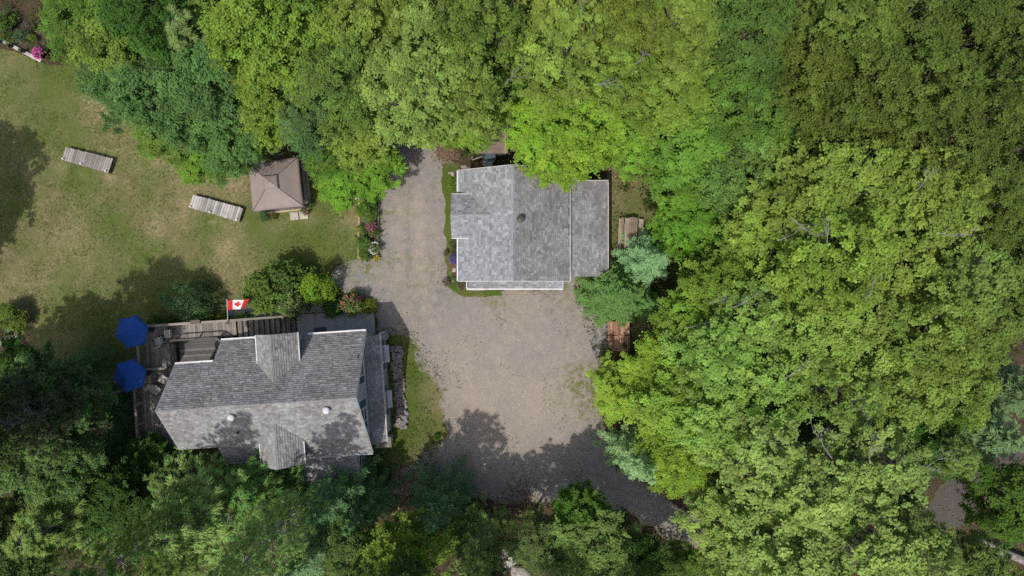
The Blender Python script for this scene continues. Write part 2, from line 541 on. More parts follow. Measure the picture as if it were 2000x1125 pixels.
def np_mesh(name, V, F, mat, smooth=False):
    me = bpy.data.meshes.new(name)
    V = np.asarray(V, np.float32); F = np.asarray(F, np.int32)
    nf, k = F.shape
    me.vertices.add(len(V)); me.vertices.foreach_set('co', V.ravel())
    me.loops.add(nf * k); me.loops.foreach_set('vertex_index', F.ravel())
    me.polygons.add(nf); me.polygons.foreach_set('loop_start', np.arange(0, nf * k, k, dtype=np.int32))
    me.materials.append(mat)
    me.update(calc_edges=True)
    me.validate()
    return me

# ------------------------------------------------------------------ leaves and crowns
def leaf_mesh(name, C, N, L, W, tone, hue, mat, U=None, fold=0.18):
    """One four-cornered leaf per row: centre C, normal N, length L, width W, optional long-axis direction U."""
    n = len(C)
    N = N / np.maximum(np.linalg.norm(N, axis=1, keepdims=True), 1e-9)
    if U is None:
        U = rng.normal(size=(n, 3))
    U = U - N * np.sum(U * N, axis=1, keepdims=True)
    U = U / np.maximum(np.linalg.norm(U, axis=1, keepdims=True), 1e-9)
    W3 = np.cross(N, U)
    L = L[:, None]; W = W[:, None]
    k = rng.uniform(-0.12, 0.12, size=(n, 1))
    a = C - U * L * 0.5
    b = C + W3 * W * 0.5 + U * L * k + N * W * fold
    c = C + U * L * 0.5 - N * L * 0.1
    d = C - W3 * W * 0.5 + U * L * k + N * W * fold
    V = np.stack([a, b, c, d], 1).reshape(-1, 3)
    F = np.arange(4 * n, dtype=np.int32).reshape(-1, 4)
    me = np_mesh(name, V, F, mat)
    at = me.attributes.new('tone', 'FLOAT', 'FACE'); at.data.foreach_set('value', np.asarray(tone, np.float32))
    at = me.attributes.new('hue', 'FLOAT', 'FACE'); at.data.foreach_set('value', np.asarray(hue, np.float32))
    return me

def rdir(n):
    v = rng.normal(size=(n, 3))
    return v / np.linalg.norm(v, axis=1, keepdims=True)

def clump_leaves(cc, rc, per, size, flat=0.62, up=0.9, wr=0.62, tv=0.16, bi=None):
    """Leaves of many clumps. cc: clump centres, rc: clump radii."""
    n = len(cc)
    cnt = np.maximum(8, (per * (rc / rc.mean()) ** 1.7).astype(int))
    idx = np.repeat(np.arange(n), cnt)
    d = rdir(len(idx))
    d[:, 2] = np.where(d[:, 2] < -0.35, -d[:, 2], d[:, 2])
    rr = rng.random(len(idx)) ** 0.5 * np.exp(rng.normal(0, 0.28, len(idx)))
    sa = rng.uniform(0, 3.1416, n)[idx]; st = rng.uniform(0.62, 1.0, n)[idx]
    off = d * (rc[idx] * rr)[:, None]
    ox = off[:, 0] * np.cos(sa) + off[:, 1] * np.sin(sa); oy = (off[:, 1] * np.cos(sa) - off[:, 0] * np.sin(sa)) * st
    ox = ox / st
    off[:, 0] = ox * np.cos(sa) - oy * np.sin(sa); off[:, 1] = ox * np.sin(sa) + oy * np.cos(sa)
    off[:, 2] *= flat
    C = cc[idx] + off
    Nn = d * 0.5 + np.array([-0.10, -0.18, up + 0.15]) + rng.normal(size=d.shape) * 0.33
    L = size * rng.uniform(0.7, 1.35, len(idx))
    ct = rng.normal(0, tv, n)
    ch = rng.random(n)
    if bi is not None:
        ct = ct + rng.normal(0, tv * 0.8, bi.max() + 1)[bi]
        ch = 0.45 * ch + 0.55 * rng.random(bi.max() + 1)[bi]
    tone = np.clip(0.5 + ct[idx] + rng.normal(0, 0.13, len(idx)), 0.08, 1.15)
    hue = np.clip(0.6 * ch[idx] + 0.4 * rng.random(len(idx)), 0, 1)
    return C, Nn, L, L * wr * rng.uniform(0.8, 1.2, len(idx)), tone, hue

def dome(n, R, zc, hz, low=-0.2, lobes=5, depth=0.28, inner=0.22):
    """Centres over an uneven dome with bays and lobes."""
    i = np.arange(n) + 0.5
    z = 1 - (1 - low) * i / n
    ph = i * 2.399963 + rng.uniform(0, 6.28)
    z = np.clip(z + rng.normal(0, 0.06, n), low, 1)
    ph = ph + rng.normal(0, 0.22, n)
    p1, p2, p3 = rng.uniform(0, 6.28, 3)
    lob = 1 - depth * (0.5 + 0.28 * np.sin(lobes * ph + p1) + 0.22 * np.sin((lobes - 2) * ph + p2) * (1 - z)) + rng.normal(0, 0.09, n)
    s = np.sqrt(np.maximum(1 - z * z, 0)) ** 0.85
    c = np.stack([R * s * np.cos(ph) * lob, R * s * np.sin(ph) * lob, zc + hz * z * (0.82 + 0.18 * lob)], 1)
    c[:, 2] += 0.35 * np.sin(c[:, 0] * 1.9 + p1) + 0.3 * np.sin(c[:, 1] * 2.2 + p3)
    k = int(n * inner)
    sel = rng.choice(n, k, replace=False)
    c2 = c[sel] * np.array([0.6, 0.6, 0.9]); c2[:, 2] -= 0.5
    return np.concatenate([c, c2])

def boughs(B, R, k, rb, rc):
    """Every bough carries a loose, slightly domed plate of leaf clumps of mixed size."""
    cc, rr, bi = [], [], []
    for i, b in enumerate(B):
        sz = float(np.clip(rng.lognormal(0, 0.30), 0.5, 1.75))
        m = max(2, int(k * sz ** 1.5))
        out = np.array([b[0], b[1]]) / R
        stretch = rng.uniform(0.75, 1.35)
        an = math.atan2(b[1], b[0])
        for q in range(m):
            rho = math.sqrt((q + 0.4) / m); a = q * 2.4 + rng.uniform(0, 0.9)
            x = math.cos(a) * rho * rb * sz * stretch; y = math.sin(a) * rho * rb * sz / stretch
            dx = x * math.cos(an) - y * math.sin(an); dy = x * math.sin(an) + y * math.cos(an)
            dz = 0.34 * rb * sz * (1 - rho * rho) - 0.30 * (out[0] * dx + out[1] * dy) + rng.normal(0, 0.09)
            cc.append((b[0] + dx, b[1] + dy, b[2] + dz))
            rr.append(rc * rng.uniform(0.6, 1.35) * (1.05 - 0.3 * rho)); bi.append(i)
    return np.array(cc), np.array(rr), np.array(bi)

def wood_mesh(name, height, tips, mat, r0=0.17, fork=0.42, twigs=0, curve=0.3, lift=0.0):
    """Tapered trunk with limbs reaching to the given clump centres."""
    mb = MB()
    bend = rng.normal(0, 0.12, 2)
    tr = []
    for k in range(7):
        t = k / 6
        tr.append((bend[0] * math.sin(t * 3) * 1.2, bend[1] * math.sin(t * 2.4) * 1.2, t * height * 0.9))
    mb.tube(tr, [r0 * (1.25 if k == 0 else 1 - 0.82 * k / 6) for k in range(7)], 8)
    for tip in tips:
        tip = Vector(tip) + Vector((0, 0, lift))
        t0 = min(0.92, max(fork, fork + (tip.z / height - fork) * 0.55 + rng.normal(0, 0.05)))
        j = min(5, int(t0 * 6)); fr = t0 * 6 - j
        a = Vector(tr[j]).lerp(Vector(tr[j + 1]), fr)
        d = tip - a
        sag = Vector((rng.normal(0, 0.1), rng.normal(0, 0.1), -curve * 0.25)) * d.length
        pts = [a, a + d * 0.35 + sag * 0.7, a + d * 0.7 + sag * 0.6, tip]
        rb = r0 * 0.42 * (1.05 - t0 * 0.6)
        mb.tube(pts, [rb, rb * 0.66, rb * 0.4, rb * 0.16], 4, cap=False)
        for q in range(twigs):
            s = rng.uniform(0.55, 0.98)
            p = a + d * s
            e = p + Vector(tuple(rng.normal(0, 0.5, 3))) + Vector((0, 0, 0.45))
            mid = (p + e) / 2 + Vector(tuple(rng.normal(0, 0.1, 3)))
            mb.tube([p, mid, e], [rb * 0.3, rb * 0.2, rb * 0.08], 3, cap=False)
    return mb.mesh(name, (0, 0, 0), [mat])

KIND = {}            # kind -> list of (crown mesh, trunk mesh, nominal radius, nominal height)
def broad_variant(kind, R, Hh, n, k, rb, rc, per, size, low, flat, bark, twigs=0, lobes=5, depth=0.28, wr=0.62, zc=0.68, hz=0.27, limbs=30, tv=0.13, up=0.9):
    B = dome(n, R * 0.86, Hh * zc, Hh * hz, low, lobes, depth)
    cc, r, bi = boughs(B, R, k, rb, rc)
    C, Nn, L, W, t, h = clump_leaves(cc, r, per, size, flat, up, wr, tv, bi)
    cm = leaf_mesh(kind + '_crown', C, Nn, L, W, t, h, M['leaf'])
    tips = np.concatenate([B[rng.choice(len(B), min(limbs, len(B)), replace=False)], cc[rng.choice(len(cc), limbs, replace=False)]])
    tm = wood_mesh(kind + '_trunk', Hh, tips, bark, 0.05 + R * 0.045, 0.4, twigs, 0.3, 0.14 if twigs > 2 else 0.0)
    KIND.setdefault(kind, []).append((cm, tm, R, Hh))

for _ in range(5):
    broad_variant('maple', 2.7, 12.0, 34, 6, 0.72, 0.40, 95, 0.150, -0.25, 0.6, M['bark'], 0, 6, 0.32)
for _ in range(4):
    broad_variant('dense_tree', 2.7, 12.0, 44, 6, 0.62, 0.36, 92, 0.120, -0.25, 0.6, M['bark'], 0, 7, 0.26)
for _ in range(5):
    broad_variant('oak', 2.9, 13.0, 34, 6, 0.78, 0.37, 78, 0.165, -0.2, 0.55, M['bark_grey'], 1, 5, 0.40)
for _ in range(3):
    broad_variant('sparse_oak', 2.9, 13.0, 30, 5, 0.80, 0.34, 52, 0.180, -0.1, 0.55, M['bark_pale'], 3, 5, 0.46, limbs=27)
for _ in range(4):
    broad_variant('ash', 2.6, 11.0, 38, 6, 0.62, 0.37, 84, 0.180, -0.35, 0.75, M['bark'], 0, 6, 0.34, wr=0.36, up=0.65)

def conifer_variant(kind, R, Hh, whorls, per_whorl, seg, nl, nw, droop, spread=0.9, power=0.85, zlow=0.10, up=0.25, tone_in=0.0):
    """Branches in whorls, each a flat spray of side twigs dressed with needles."""
    Cs, Ns, Us, Ls, Ws, Ts = [], [], [], [], [], []
    mb = MB()
    mb.tube([(0, 0, 0), (0.02, 0, Hh * 0.5), (0, 0.02, Hh * 0.97)], [0.05 + R * 0.05, 0.03 + R * 0.03, 0.012], 7)
    for w in range(whorls):
        t = zlow + (1 - zlow) * (w + 0.5) / whorls
        z0 = Hh * t
        BL = R * ((1 - t) / (1 - zlow)) ** power
        if BL < 0.12:
            BL = 0.12
        nb = max(4, int(per_whorl * (0.45 + 0.55 * (1 - t)) + rng.integers(0, 2)))
        a0 = rng.uniform(0, 6.28)
        for k in range(nb):
            an = a0 + 6.283 * k / nb + rng.normal(0, 0.16)
            bl = BL * rng.uniform(0.78, 1.14)
            dirv = np.array([math.cos(an), math.sin(an), 0.0])
            side = np.array([-dirv[1], dirv[0], 0.0])
            zz = z0 + rng.normal(0, 0.06)
            tip = np.array([dirv[0] * bl, dirv[1] * bl, zz - droop * bl + up * bl * 0.3])
            mb.tube([(0, 0, zz), (dirv[0] * bl * 0.5, dirv[1] * bl * 0.5, zz - droop * bl * 0.35), tuple(tip)], [0.014 + bl * 0.008, 0.010, 0.004], 3, cap=False)
            m = max(5, int(bl / seg))
            s = (np.arange(m) + rng.random(m) * 0.8) / m
            base = np.stack([dirv[0] * bl * s, dirv[1] * bl * s, zz - droop * bl * s ** 1.5 + up * bl * 0.3 * s ** 3], 1)
            for sg in (-1, 0, 1):
                if sg == 0:
                    cnt = 1
                else:
                    cnt = 4
                for q in range(cnt):
                    f = (q + 0.6) / cnt if sg else 0.0
                    ln = spread * bl * 0.36 * (1.05 - s) + 0.09
                    u = dirv * (0.75 if sg else 1.0) + side * sg * 0.8 + rng.normal(0, 0.18, (m, 3)) + np.array([0, 0, -0.12 * abs(sg)])
                    c = base + (dirv * 0.45 + side * sg * 0.85)[None, :] * (ln * f)[:, None] + rng.normal(0, 0.02, (m, 3))
                    c[:, 2] -= 0.10 * ln * f
                    Cs.append(c); Us.append(u)
                    Ns.append(np.array([0, 0, 1.0]) + rng.normal(0, 0.45, (m, 3)))
                    Ls.append(nl * rng.uniform(0.7, 1.3, m)); Ws.append(nw * rng.uniform(0.7, 1.3, m))
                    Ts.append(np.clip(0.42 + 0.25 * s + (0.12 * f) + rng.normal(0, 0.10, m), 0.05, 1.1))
    C = np.concatenate(Cs); n = len(C)
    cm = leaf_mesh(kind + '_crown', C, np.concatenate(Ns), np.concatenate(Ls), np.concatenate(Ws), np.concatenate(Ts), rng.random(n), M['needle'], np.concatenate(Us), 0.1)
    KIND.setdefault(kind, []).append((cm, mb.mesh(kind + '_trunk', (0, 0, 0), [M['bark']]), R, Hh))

for _ in range(3):
    conifer_variant('spruce', 1.75, 7.5, 12, 9, 0.075, 0.17, 0.042, 0.26, 0.78)
for _ in range(1):
    conifer_variant('round_spruce', 1.9, 5.0, 15, 13, 0.07, 0.15, 0.05, 0.15, 1.0, 0.5, 0.05)

def pine_variant(R, Hh, whorls=12, per=10, tufts=22, bare=0.30):
    """Long upswept limbs carrying rounded tufts of fine needles, bare grey twigs inside."""
    cc, up = [], []
    mb = MB()
    b = rng.normal(0, 0.15, 2)
    mb.tube([(0, 0, 0), (b[0], b[1], Hh * 0.5), (b[0] * 0.6, b[1] * 0.4, Hh * 0.97)], [0.04 + R * 0.03, 0.03 + R * 0.016, 0.012], 7)
    for w in range(whorls):
        t = bare + (0.99 - bare) * (w + 0.5) / whorls
        BL = R * (1.03 - ((t - bare) / (1 - bare)) ** 1.35) + 0.15
        a0 = rng.uniform(0, 6.28)
        nb = max(4, int(per * (0.55 + 0.45 * BL / R)))
        for k in range(nb):
            an = a0 + 6.283 * k / nb + rng.normal(0, 0.22)
            bl = BL * rng.uniform(0.62, 1.12)
            rise = rng.uniform(0.05, 0.42)
            z0 = Hh * t + rng.normal(0, 0.12)
            tip = np.array([math.cos(an) * bl, math.sin(an) * bl, z0 + rise * bl])
            mid = np.array([math.cos(an) * bl * 0.5, math.sin(an) * bl * 0.5, z0 + rise * bl * 0.3])
            mb.tube([(b[0] * t, b[1] * t, z0), tuple(mid), tuple(tip)], [0.02 + bl * 0.010, 0.016, 0.006], 4, cap=False)
            sd = np.array([-math.sin(an), math.cos(an), 0])
            for q in range(int(tufts * (0.4 + 0.6 * bl / R))):
                s = 0.32 + 0.72 * rng.random() ** 0.75
                p = np.array([math.cos(an) * bl * s, math.sin(an) * bl * s, z0 + rise * bl * s ** 1.6])
                o = sd * rng.normal(0, 0.20 * bl * (1.15 - s) + 0.06) + np.array([0, 0, rng.uniform(0.0, 0.16)])
                cc.append(p + o)
                up.append(np.array([math.cos(an) * 0.9, math.sin(an) * 0.9, 0.45]) + o * 0.8)
    cc = np.array(cc); up = np.array(up)
    up /= np.linalg.norm(up, axis=1, keepdims=True)
    per_t = 14
    idx = np.repeat(np.arange(len(cc)), per_t)
    U = up[idx] * 0.95 + rdir(len(idx)) * 0.65
    U /= np.linalg.norm(U, axis=1, keepdims=True)
    L = rng.uniform(0.20, 0.36, len(idx))
    C = cc[idx] + U * (L * 0.5)[:, None]
    Nn = np.array([-0.1, -0.2, 1.2]) + rng.normal(0, 0.45, C.shape)
    ct = rng.normal(0, 0.13, len(cc))
    tone = np.clip(0.5 + ct[idx] + rng.normal(0, 0.08, len(idx)), 0.06, 1.1)
    cm = leaf_mesh('pine_crown', C, Nn, L, rng.uniform(0.028, 0.05, len(idx)), tone, np.clip(0.5 + ct[idx] * 2, 0, 1), M['needle'], U, 0.1)
    KIND.setdefault('pine', []).append((cm, mb.mesh('pine_trunk', (0, 0, 0), [M['bark_pale']]), R, Hh))
for _ in range(4):
    pine_variant(2.5, 10.5)

def shrub_variant(kind, R, n, rc, per, size, wr, up, depth=0.25, flat=0.7):
    cc = dome(n, R * 0.85, R * 0.75, R * 0.7, -0.35, 4, depth)
    C, Nn, L, W, t, h = clump_leaves(cc, rng.uniform(0.7, 1.3, len(cc)) * rc, per, size, flat, up, wr)
    cm = leaf_mesh(kind + '_foliage', C, Nn, L, W, t, h, M['leaf'])
    tips = cc[rng.choice(len(cc), 12, replace=False)]
    mb = MB()
    for tp in tips:
        mb.tube([(0, 0, 0), (tp[0] * 0.4, tp[1] * 0.4, tp[2] * 0.55), tuple(tp)], [0.03, 0.018, 0.006], 4, cap=False)
    KIND.setdefault(kind, []).append((cm, mb.mesh(kind + '_stem', (0, 0, 0), [M['bark']]), R, R * 1.5))
for _ in range(2):
    shrub_variant('shrub', 1.0, 60, 0.26, 48, 0.12, 0.62, 0.8)
for _ in range(2):
    shrub_variant('fine_shrub', 1.0, 80, 0.21, 52, 0.075, 0.5, 0.6, 0.18)
for _ in range(2):
    shrub_variant('flower_plant', 0.5, 26, 0.15, 34, 0.075, 0.5, 0.7, 0.3)

COUNT = {}
def plant(name, kind, x, y, r, h, tint, label, cat, group=None, part=('trunk', 'crown'), z=0.0):
    vs = KIND[kind]
    i = COUNT.get(kind, 0); COUNT[kind] = i + 1
    cm, tm, R0, H0 = vs[i % len(vs)]
    root = thing(name, (x, y, z), label, cat, group)
    ang = rng.uniform(0, 6.283)
    s = r / R0
    sc = (s * rng.uniform(0.94, 1.06), s * rng.uniform(0.94, 1.06), h / H0)
    for nm, me in zip(part, (tm, cm)):
        o = bpy.data.objects.new(nm, me)
        COL.objects.link(o)
        o.parent = root
        o.rotation_euler = (0, 0, ang)
        o.scale = sc
        o.color = (*tint, 1.0)
        ORIGIN[o.name] = Vector((x, y, z))
    return root

def blossoms(root, r, h, colour, n, size, name='blossoms'):
    """Petal tufts over the top of a plant, a part of it."""
    d = rdir(n); d[:, 2] = np.abs(d[:, 2])
    C = d * np.array([r, r, h * 0.5]) * 0.98 + np.array([0, 0, h * 0.80 + 0.08])
    C = np.repeat(C, 5, axis=0) + rng.normal(0, size * 0.4, (n * 5, 3))
    k = len(C)
    me = leaf_mesh(name, C, np.array([0, 0, 1.0]) + rng.normal(0, 0.5, (k, 3)), size * rng.uniform(0.7, 1.3, k), size * rng.uniform(0.6, 1.0, k), np.clip(rng.normal(0.5, 0.15, k), 0.1, 1), rng.random(k), M['petal'])
    o = bpy.data.objects.new(name, me); COL.objects.link(o)
    o.parent = root; o.color = (*colour, 1)
    return o

def rock_mesh(name, seed, mat, flat=0.55, sub=2):
    import bmesh
    bm = bmesh.new()
    bmesh.ops.create_icosphere(bm, subdivisions=sub, radius=0.5)
    r = np.random.default_rng(seed)
    pl = [(Vector(tuple(r.normal(size=3))).normalized(), r.uniform(0.28, 0.46)) for _ in range(9)]
    for v in bm.verts:
        for nn, dd in pl:
            e = v.co.dot(nn) - dd
            if e > 0:
                v.co -= nn * e * 0.9
        v.co += Vector(tuple(r.normal(0, 0.012, 3)))
        v.co.z *= flat
    me = bpy.data.meshes.new(name)
    bm.to_mesh(me); bm.free()
    me.materials.append(mat)
    a = me.attributes.new('tone', 'FLOAT', 'FACE')
    a.data.foreach_set('value', list(r.normal(0.5, 0.08, len(me.polygons))))
    return me
ROCKS = [rock_mesh('stone', s, M['rock'], 0.6, 2) for s in range(7)]
ROCKS_PALE = [rock_mesh('pale_stone', s + 20, M['rock_pale'], 0.7, 2) for s in range(4)]
def rock(name, me, loc, sx, sy, sz, parent=None, label=None, cat=None, group=None):
    o = bpy.data.objects.new(name, me); COL.objects.link(o)
    l = Vector(loc)
    if parent is not None:
        o.parent = parent; l = l - ORIGIN[parent.name]
    o.location = l
    o.rotation_euler = (rng.normal(0, 0.08), rng.normal(0, 0.08), rng.uniform(0, 6.28))
    o.scale = (sx, sy, sz)
    return prop(o, label, cat, group)

# ------------------------------------------------------------------ the ground
LAWN = [(-420, 60), (-60, 66), (0, 92), (70, 122), (120, 128), (178, 118), (210, 190), (300, 240), (420, 300), (600, 290), (690, 330), (703, 370), (702, 505), (655, 522), (628, 560), (640, 592), (470, 600), (430, 640), (300, 700), (262, 760), (180, 740), (90, 690), (30, 640), (-60, 600), (-420, 590)]
DRIVE = [(752, 268), (874, 270), (882, 330), (884, 400), (884, 470), (882, 540), (900, 570), (950, 570), (1060, 560), (1120, 520), (1200, 520), (1195, 640), (1178, 700), (1172, 760), (1182, 830), (1200, 905), (1300, 965), (1362, 1035), (1460, 1075), (1450, 1110), (1330, 1060), (1215, 1000), (1100, 985), (960, 978), (840, 968), (768, 962), (752, 935), (812, 900), (872, 850), (868, 800), (838, 735), (806, 690), (800, 655), (733, 650), (733, 590), (690, 582), (648, 560), (652, 528), (700, 510), (738, 503), (741, 380), (752, 330)]
VERGE = [(733, 640), (800, 640), (835, 690), (868, 760), (880, 845), (830, 905), (760, 950), (720, 960), (690, 930), (690, 640)]
YARD = [(1180, 330), (1330, 350), (1350, 450), (1310, 640), (1180, 720), (1120, 560), (1120, 520), (1180, 520)]
FOREST_FREE = [LAWN, DRIVE, VERGE, [(1120, 330), (1210, 330), (1210, 560), (860, 590), (860, 320)], [(280, 600), (760, 600), (780, 940), (280, 900)]]

gmb = MB()
g_n = 24
for i in range(g_n):
    for j in range(g_n):
        x0 = -300 + 600 * i / g_n; y0 = -300 + 600 * j / g_n; w = 600 / g_n
        gmb.add([(x0, y0, 0), (x0 + w, y0, 0), (x0 + w, y0 + w, 0), (x0, y0 + w, 0)], [(0, 1, 2, 3)])
ground = gmb.build('ground', M['floor']); ground['kind'] = 'structure'

sheet('lawn', LAWN, 0.006, M['lawn'], 0.15, 0.35, 0.8,
      bare=[(120, 330, 14, 0.9), (160, 345, 12, 0.5), (215, 345, 14, 0.9), (368, 400, 14, 1.0), (420, 436, 14, 0.9), (470, 436, 14, 0.9), (545, 440, 18, 0.8), (600, 425, 14, 0.8), (440, 482, 26, 1.6), (310, 430, 34, 0.9), (560, 300, 30, 0.5), (462, 350, 40, 0.9), (400, 330, 50, 0.8), (330, 300, 40, 0.8), (215, 215, 40, 0.8), (190, 205, 34, 0.6), (480, 530, 60, 0.75), (340, 260, 40, 0.75), (380, 350, 60, 0.6), (150, 470, 60, 0.5), (60, 560, 60, 0.4), (350, 420, 60, 0.4), (540, 440, 40, 0.25), (690, 430, 22, 0.8), (680, 400, 26, 0.5), (160, 600, 50, 0.35), (420, 330, 60, 0.6), (20, 640, 30, 0.7), (240, 300, 60, 0.3), (445, 450, 40, 0.6)],
      lush=[(100, 140, 60, 0.8), (560, 490, 90, 0.75), (640, 400, 50, 0.7), (220, 440, 40, 0.7), (620, 480, 60, 0.8), (110, 240, 60, 0.4), (150, 345, 40, 0.6), (420, 450, 40, 0.5), (500, 430, 40, 0.7), (200, 640, 90, 0.6), (330, 580, 80, 0.5), (300, 400, 30, 0.4)])
sheet('side_lawn', VERGE, 0.012, M['verge'], 0.13, 0.4, 1.0,
      bare=[(845, 780, 34, 0.9), (815, 900, 34, 0.9), (838, 710, 26, 0.8), (760, 915, 26, 0.5), (745, 780, 10, 1.0)],
      lush=[(752, 680, 40, 1.0), (810, 725, 26, 0.9), (800, 790, 30, 0.9), (760, 870, 46, 0.9), (790, 860, 40, 0.7)])
sheet('yard', YARD, 0.009, M['verge'], 0.14, 0.6, 0.9,
      bare=[(1205, 400, 40, 0.7), (1275, 620, 40, 1.1), (1225, 350, 40, 0.8), (1215, 520, 60, 0.8)],
      lush=[(1235, 400, 26, 0.5)])
sheet('driveway', DRIVE, 0.020, M['gravel'], 0.12, 0.42, 1.3,
      bare=[(int(815 + 14 * (k / 9) ** 2 + (60 * ((k - 6) / 6) ** 2 if k > 6 else 0)), 380 + 28 * k, 12, 0.75) for k in range(13)] + [(int(778 + 4 * (k / 9) + (75 * ((k - 6) / 6) ** 2 if k > 6 else 0)), 390 + 28 * k, 11, 0.5) for k in range(13)] + [(905 + 6 * k, 720 + 16 * k, 30, 0.8) for k in range(8)] + [(970 + 9 * k, 690 + 18 * k, 28, 0.7) for k in range(8)] + [(815, 400, 14, 0.8), (820, 440, 13, 0.9), (824, 480, 13, 0.8), (826, 520, 14, 0.6), (782, 410, 14, 0.5), (780, 460, 14, 0.55), (775, 540, 18, 0.4), (900, 700, 80, 0.55), (1000, 650, 100, 0.35), (940, 780, 80, 0.8), (1000, 590, 60, 0.35), (1050, 800, 90, 0.8), (960, 860, 100, 0.6), (1100, 720, 60, 0.45)],
      lush=[(798, 350 + 30 * k, 10, 0.5) for k in range(9)] + [(846, 360 + 26 * k, 9, 0.35) for k in range(7)] + [(768, 510, 16, 1.1), (763, 415, 14, 0.8), (720, 522, 22, 1.2), (765, 350, 14, 0.6), (1146, 752, 42, 1.8), (1156, 795, 32, 1.6), (1120, 740, 30, 0.8), (1100, 560, 30, 0.8), (880, 500, 20, 0.5), (830, 560, 60, 0.35), (970, 583, 30, 0.7), (1120, 600, 40, 0.4), (690, 540, 30, 0.5), (860, 840, 30, 0.7)])
sheet('dirt_track', [(1330, 1030), (1460, 1075), (1560, 1085), (1680, 1060), (1790, 1000), (1870, 930), (1960, 885), (2060, 850), (2300, 800), (2300, 880), (2070, 930), (1990, 960), (1920, 1000), (1830, 1060), (1700, 1110), (1560, 1130), (1440, 1112)], 0.014, M['dirt'], 0.16, 0.5, 1.0)
sheet('grass_strip', [(862, 318), (896, 316), (896, 400), (890, 460), (890, 545), (920, 566), (975, 563), (985, 578), (930, 579), (890, 575), (872, 552), (869, 470), (866, 400)], 0.028, M['verge'], 0.10, 0.22, 1.6,
      lush=[(876, 350, 50, 1.0), (874, 420, 40, 1.0), (880, 560, 30, 1.0), (965, 574, 22, 1.0), (876, 470, 20, 0.8)])
sheet('flower_bed', [(884, 468), (897, 466), (897, 545), (914, 552), (914, 566), (896, 560), (884, 542), (880, 505)], 0.034, M['soil'], 0.08, 0.12, 2.0)
sheet('garden_soil', [(-80, 0), (0, 18), (40, 30), (110, 80), (80, 112), (0, 80), (-80, 50)], 0.016, M['soil'], 0.12, 0.25, 1.4)
sheet('shrub_border', [(578, 592), (660, 572), (700, 576), (740, 598), (735, 611), (585, 615)], 0.030, M['soil'], 0.09, 0.15, 1.6)

# paved walk beside the deck, patio in front of the door
wmb = MB()
wmb.box(-18.6, -0.74, 0.0, -12.2, 0.12, 0.036, fr=H)
o = wmb.build('path', M['concrete']); o['kind'] = 'structure'
us = [-14.10, -12.86, -11.58, -10.30, -9.05]
patio = MB(); patio.box(-14.10, -2.35, 0.0, -9.05, -0.80, 0.07, fr=H)
patio = patio.build('patio', M['concrete'], origin=H(-11.6, -1.6, 0)); patio['kind'] = 'structure'
for a, b in zip(us[:-1], us[1:]):
    s = MB(); s.box(a + 0.006, -2.34, 0.05, b - 0.006, -0.81, 0.12, tone=rng.uniform(0.44, 0.54), fr=H)
    s.build('slab', M['concrete'], patio)

# ------------------------------------------------------------------ shingles
def shingle_plane(mb, O, e, s, w, hgt, ex=0.150, lift=0.036):
    """Overlapping tabs on the rectangle from O, w along e (eave), hgt up the slope s."""
    O, e, s = Vector(O), Vector(e).normalized(), Vector(s).normalized()
    n = e.cross(s).normalized()
    rows = int(math.ceil(hgt / ex))
    for j in range(rows):
        b0 = j * ex; b1 = min(b0 + ex * 1.04, hgt)
        a = -rng.uniform(0, 0.3)
        while a < w:
            tw = rng.choice([0.12, 0.16, 0.20, 0.27])
            a0 = max(a, 0.0); a1 = min(a + tw - 0.005, w)
            a += tw
            if a1 - a0 < 0.02:
                continue
            tone = float(np.clip(rng.choice([0.30, 0.45, 0.56, 0.76], p=[0.24, 0.34, 0.26, 0.16]) + rng.normal(0, 0.05), 0.05, 1.2))
            lf = lift * rng.uniform(0.75, 1.3)
            jit = rng.normal(0, 0.004)
            p0 = O + e * a0 + s * (b0 + jit); p1 = O + e * a1 + s * (b0 + jit)
            q0 = O + e * a0 + s * b1; q1 = O + e * a1 + s * b1
            mb.add([p0 + n * lf, p1 + n * lf, q1 + n * 0.004, q0 + n * 0.004, p0, p1], [(0, 1, 2, 3), (4, 5, 1, 0)], 0, tone)

def caps(mb, A, B, n1, n2, w=0.13):
    """Ridge caps folded over the ridge from A to B; n1, n2 run down the two slopes."""
    A, B = Vector(A), Vector(B); L = (B - A).length; d = (B - A).normalized()
    n1, n2 = Vector(n1).normalized(), Vector(n2).normalized()
    k = int(L / 0.14)
    up = Vector((0, 0, 0.022))
    for i in range(k):
        p = A + d * (i * L / k); q = A + d * ((i + 1.1) * L / k)
        lo = Vector((0, 0, 0.008))
        tone = float(np.clip(rng.normal(0.56, 0.08), 0.3, 0.9))
        mb.add([p + n1 * w + lo + Vector((0, 0, 0.012)), p + up + lo, q + up, q + n1 * w + Vector((0, 0, 0.014)), p + n2 * w + lo + Vector((0, 0, 0.012)), q + n2 * w + Vector((0, 0, 0.014))], [(0, 1, 2, 3), (1, 4, 5, 2)], 0, tone)

def slab_under(mb, O, e, s, w, hgt, th=0.09, mi=0):
    O, e, s = Vector(O), Vector(e).normalized(), Vector(s).normalized()
    n = e.cross(s).normalized()
    mb.prism([O, O + s * hgt, O + e * w + s * hgt, O + e * w], -n * th, mi)

HV = lambda u, v, z: H(u, v, 0) + Vector((0, 0, z))

# ------------------------------------------------------------------ house
house = thing('house', H(-14, -5.4, 0), 'long house with weathered grey shingle roof, two gabled dormers and white eaves', 'house')
RV, RZ = -5.359, 7.55            # ridge line
UW, US, UE = -19.65, -17.45, -8.82
SN, SS = 1.079, 0.866            # slopes north and south
def zn(d): return RZ - SN * d
def zs(d): return RZ - SS * d

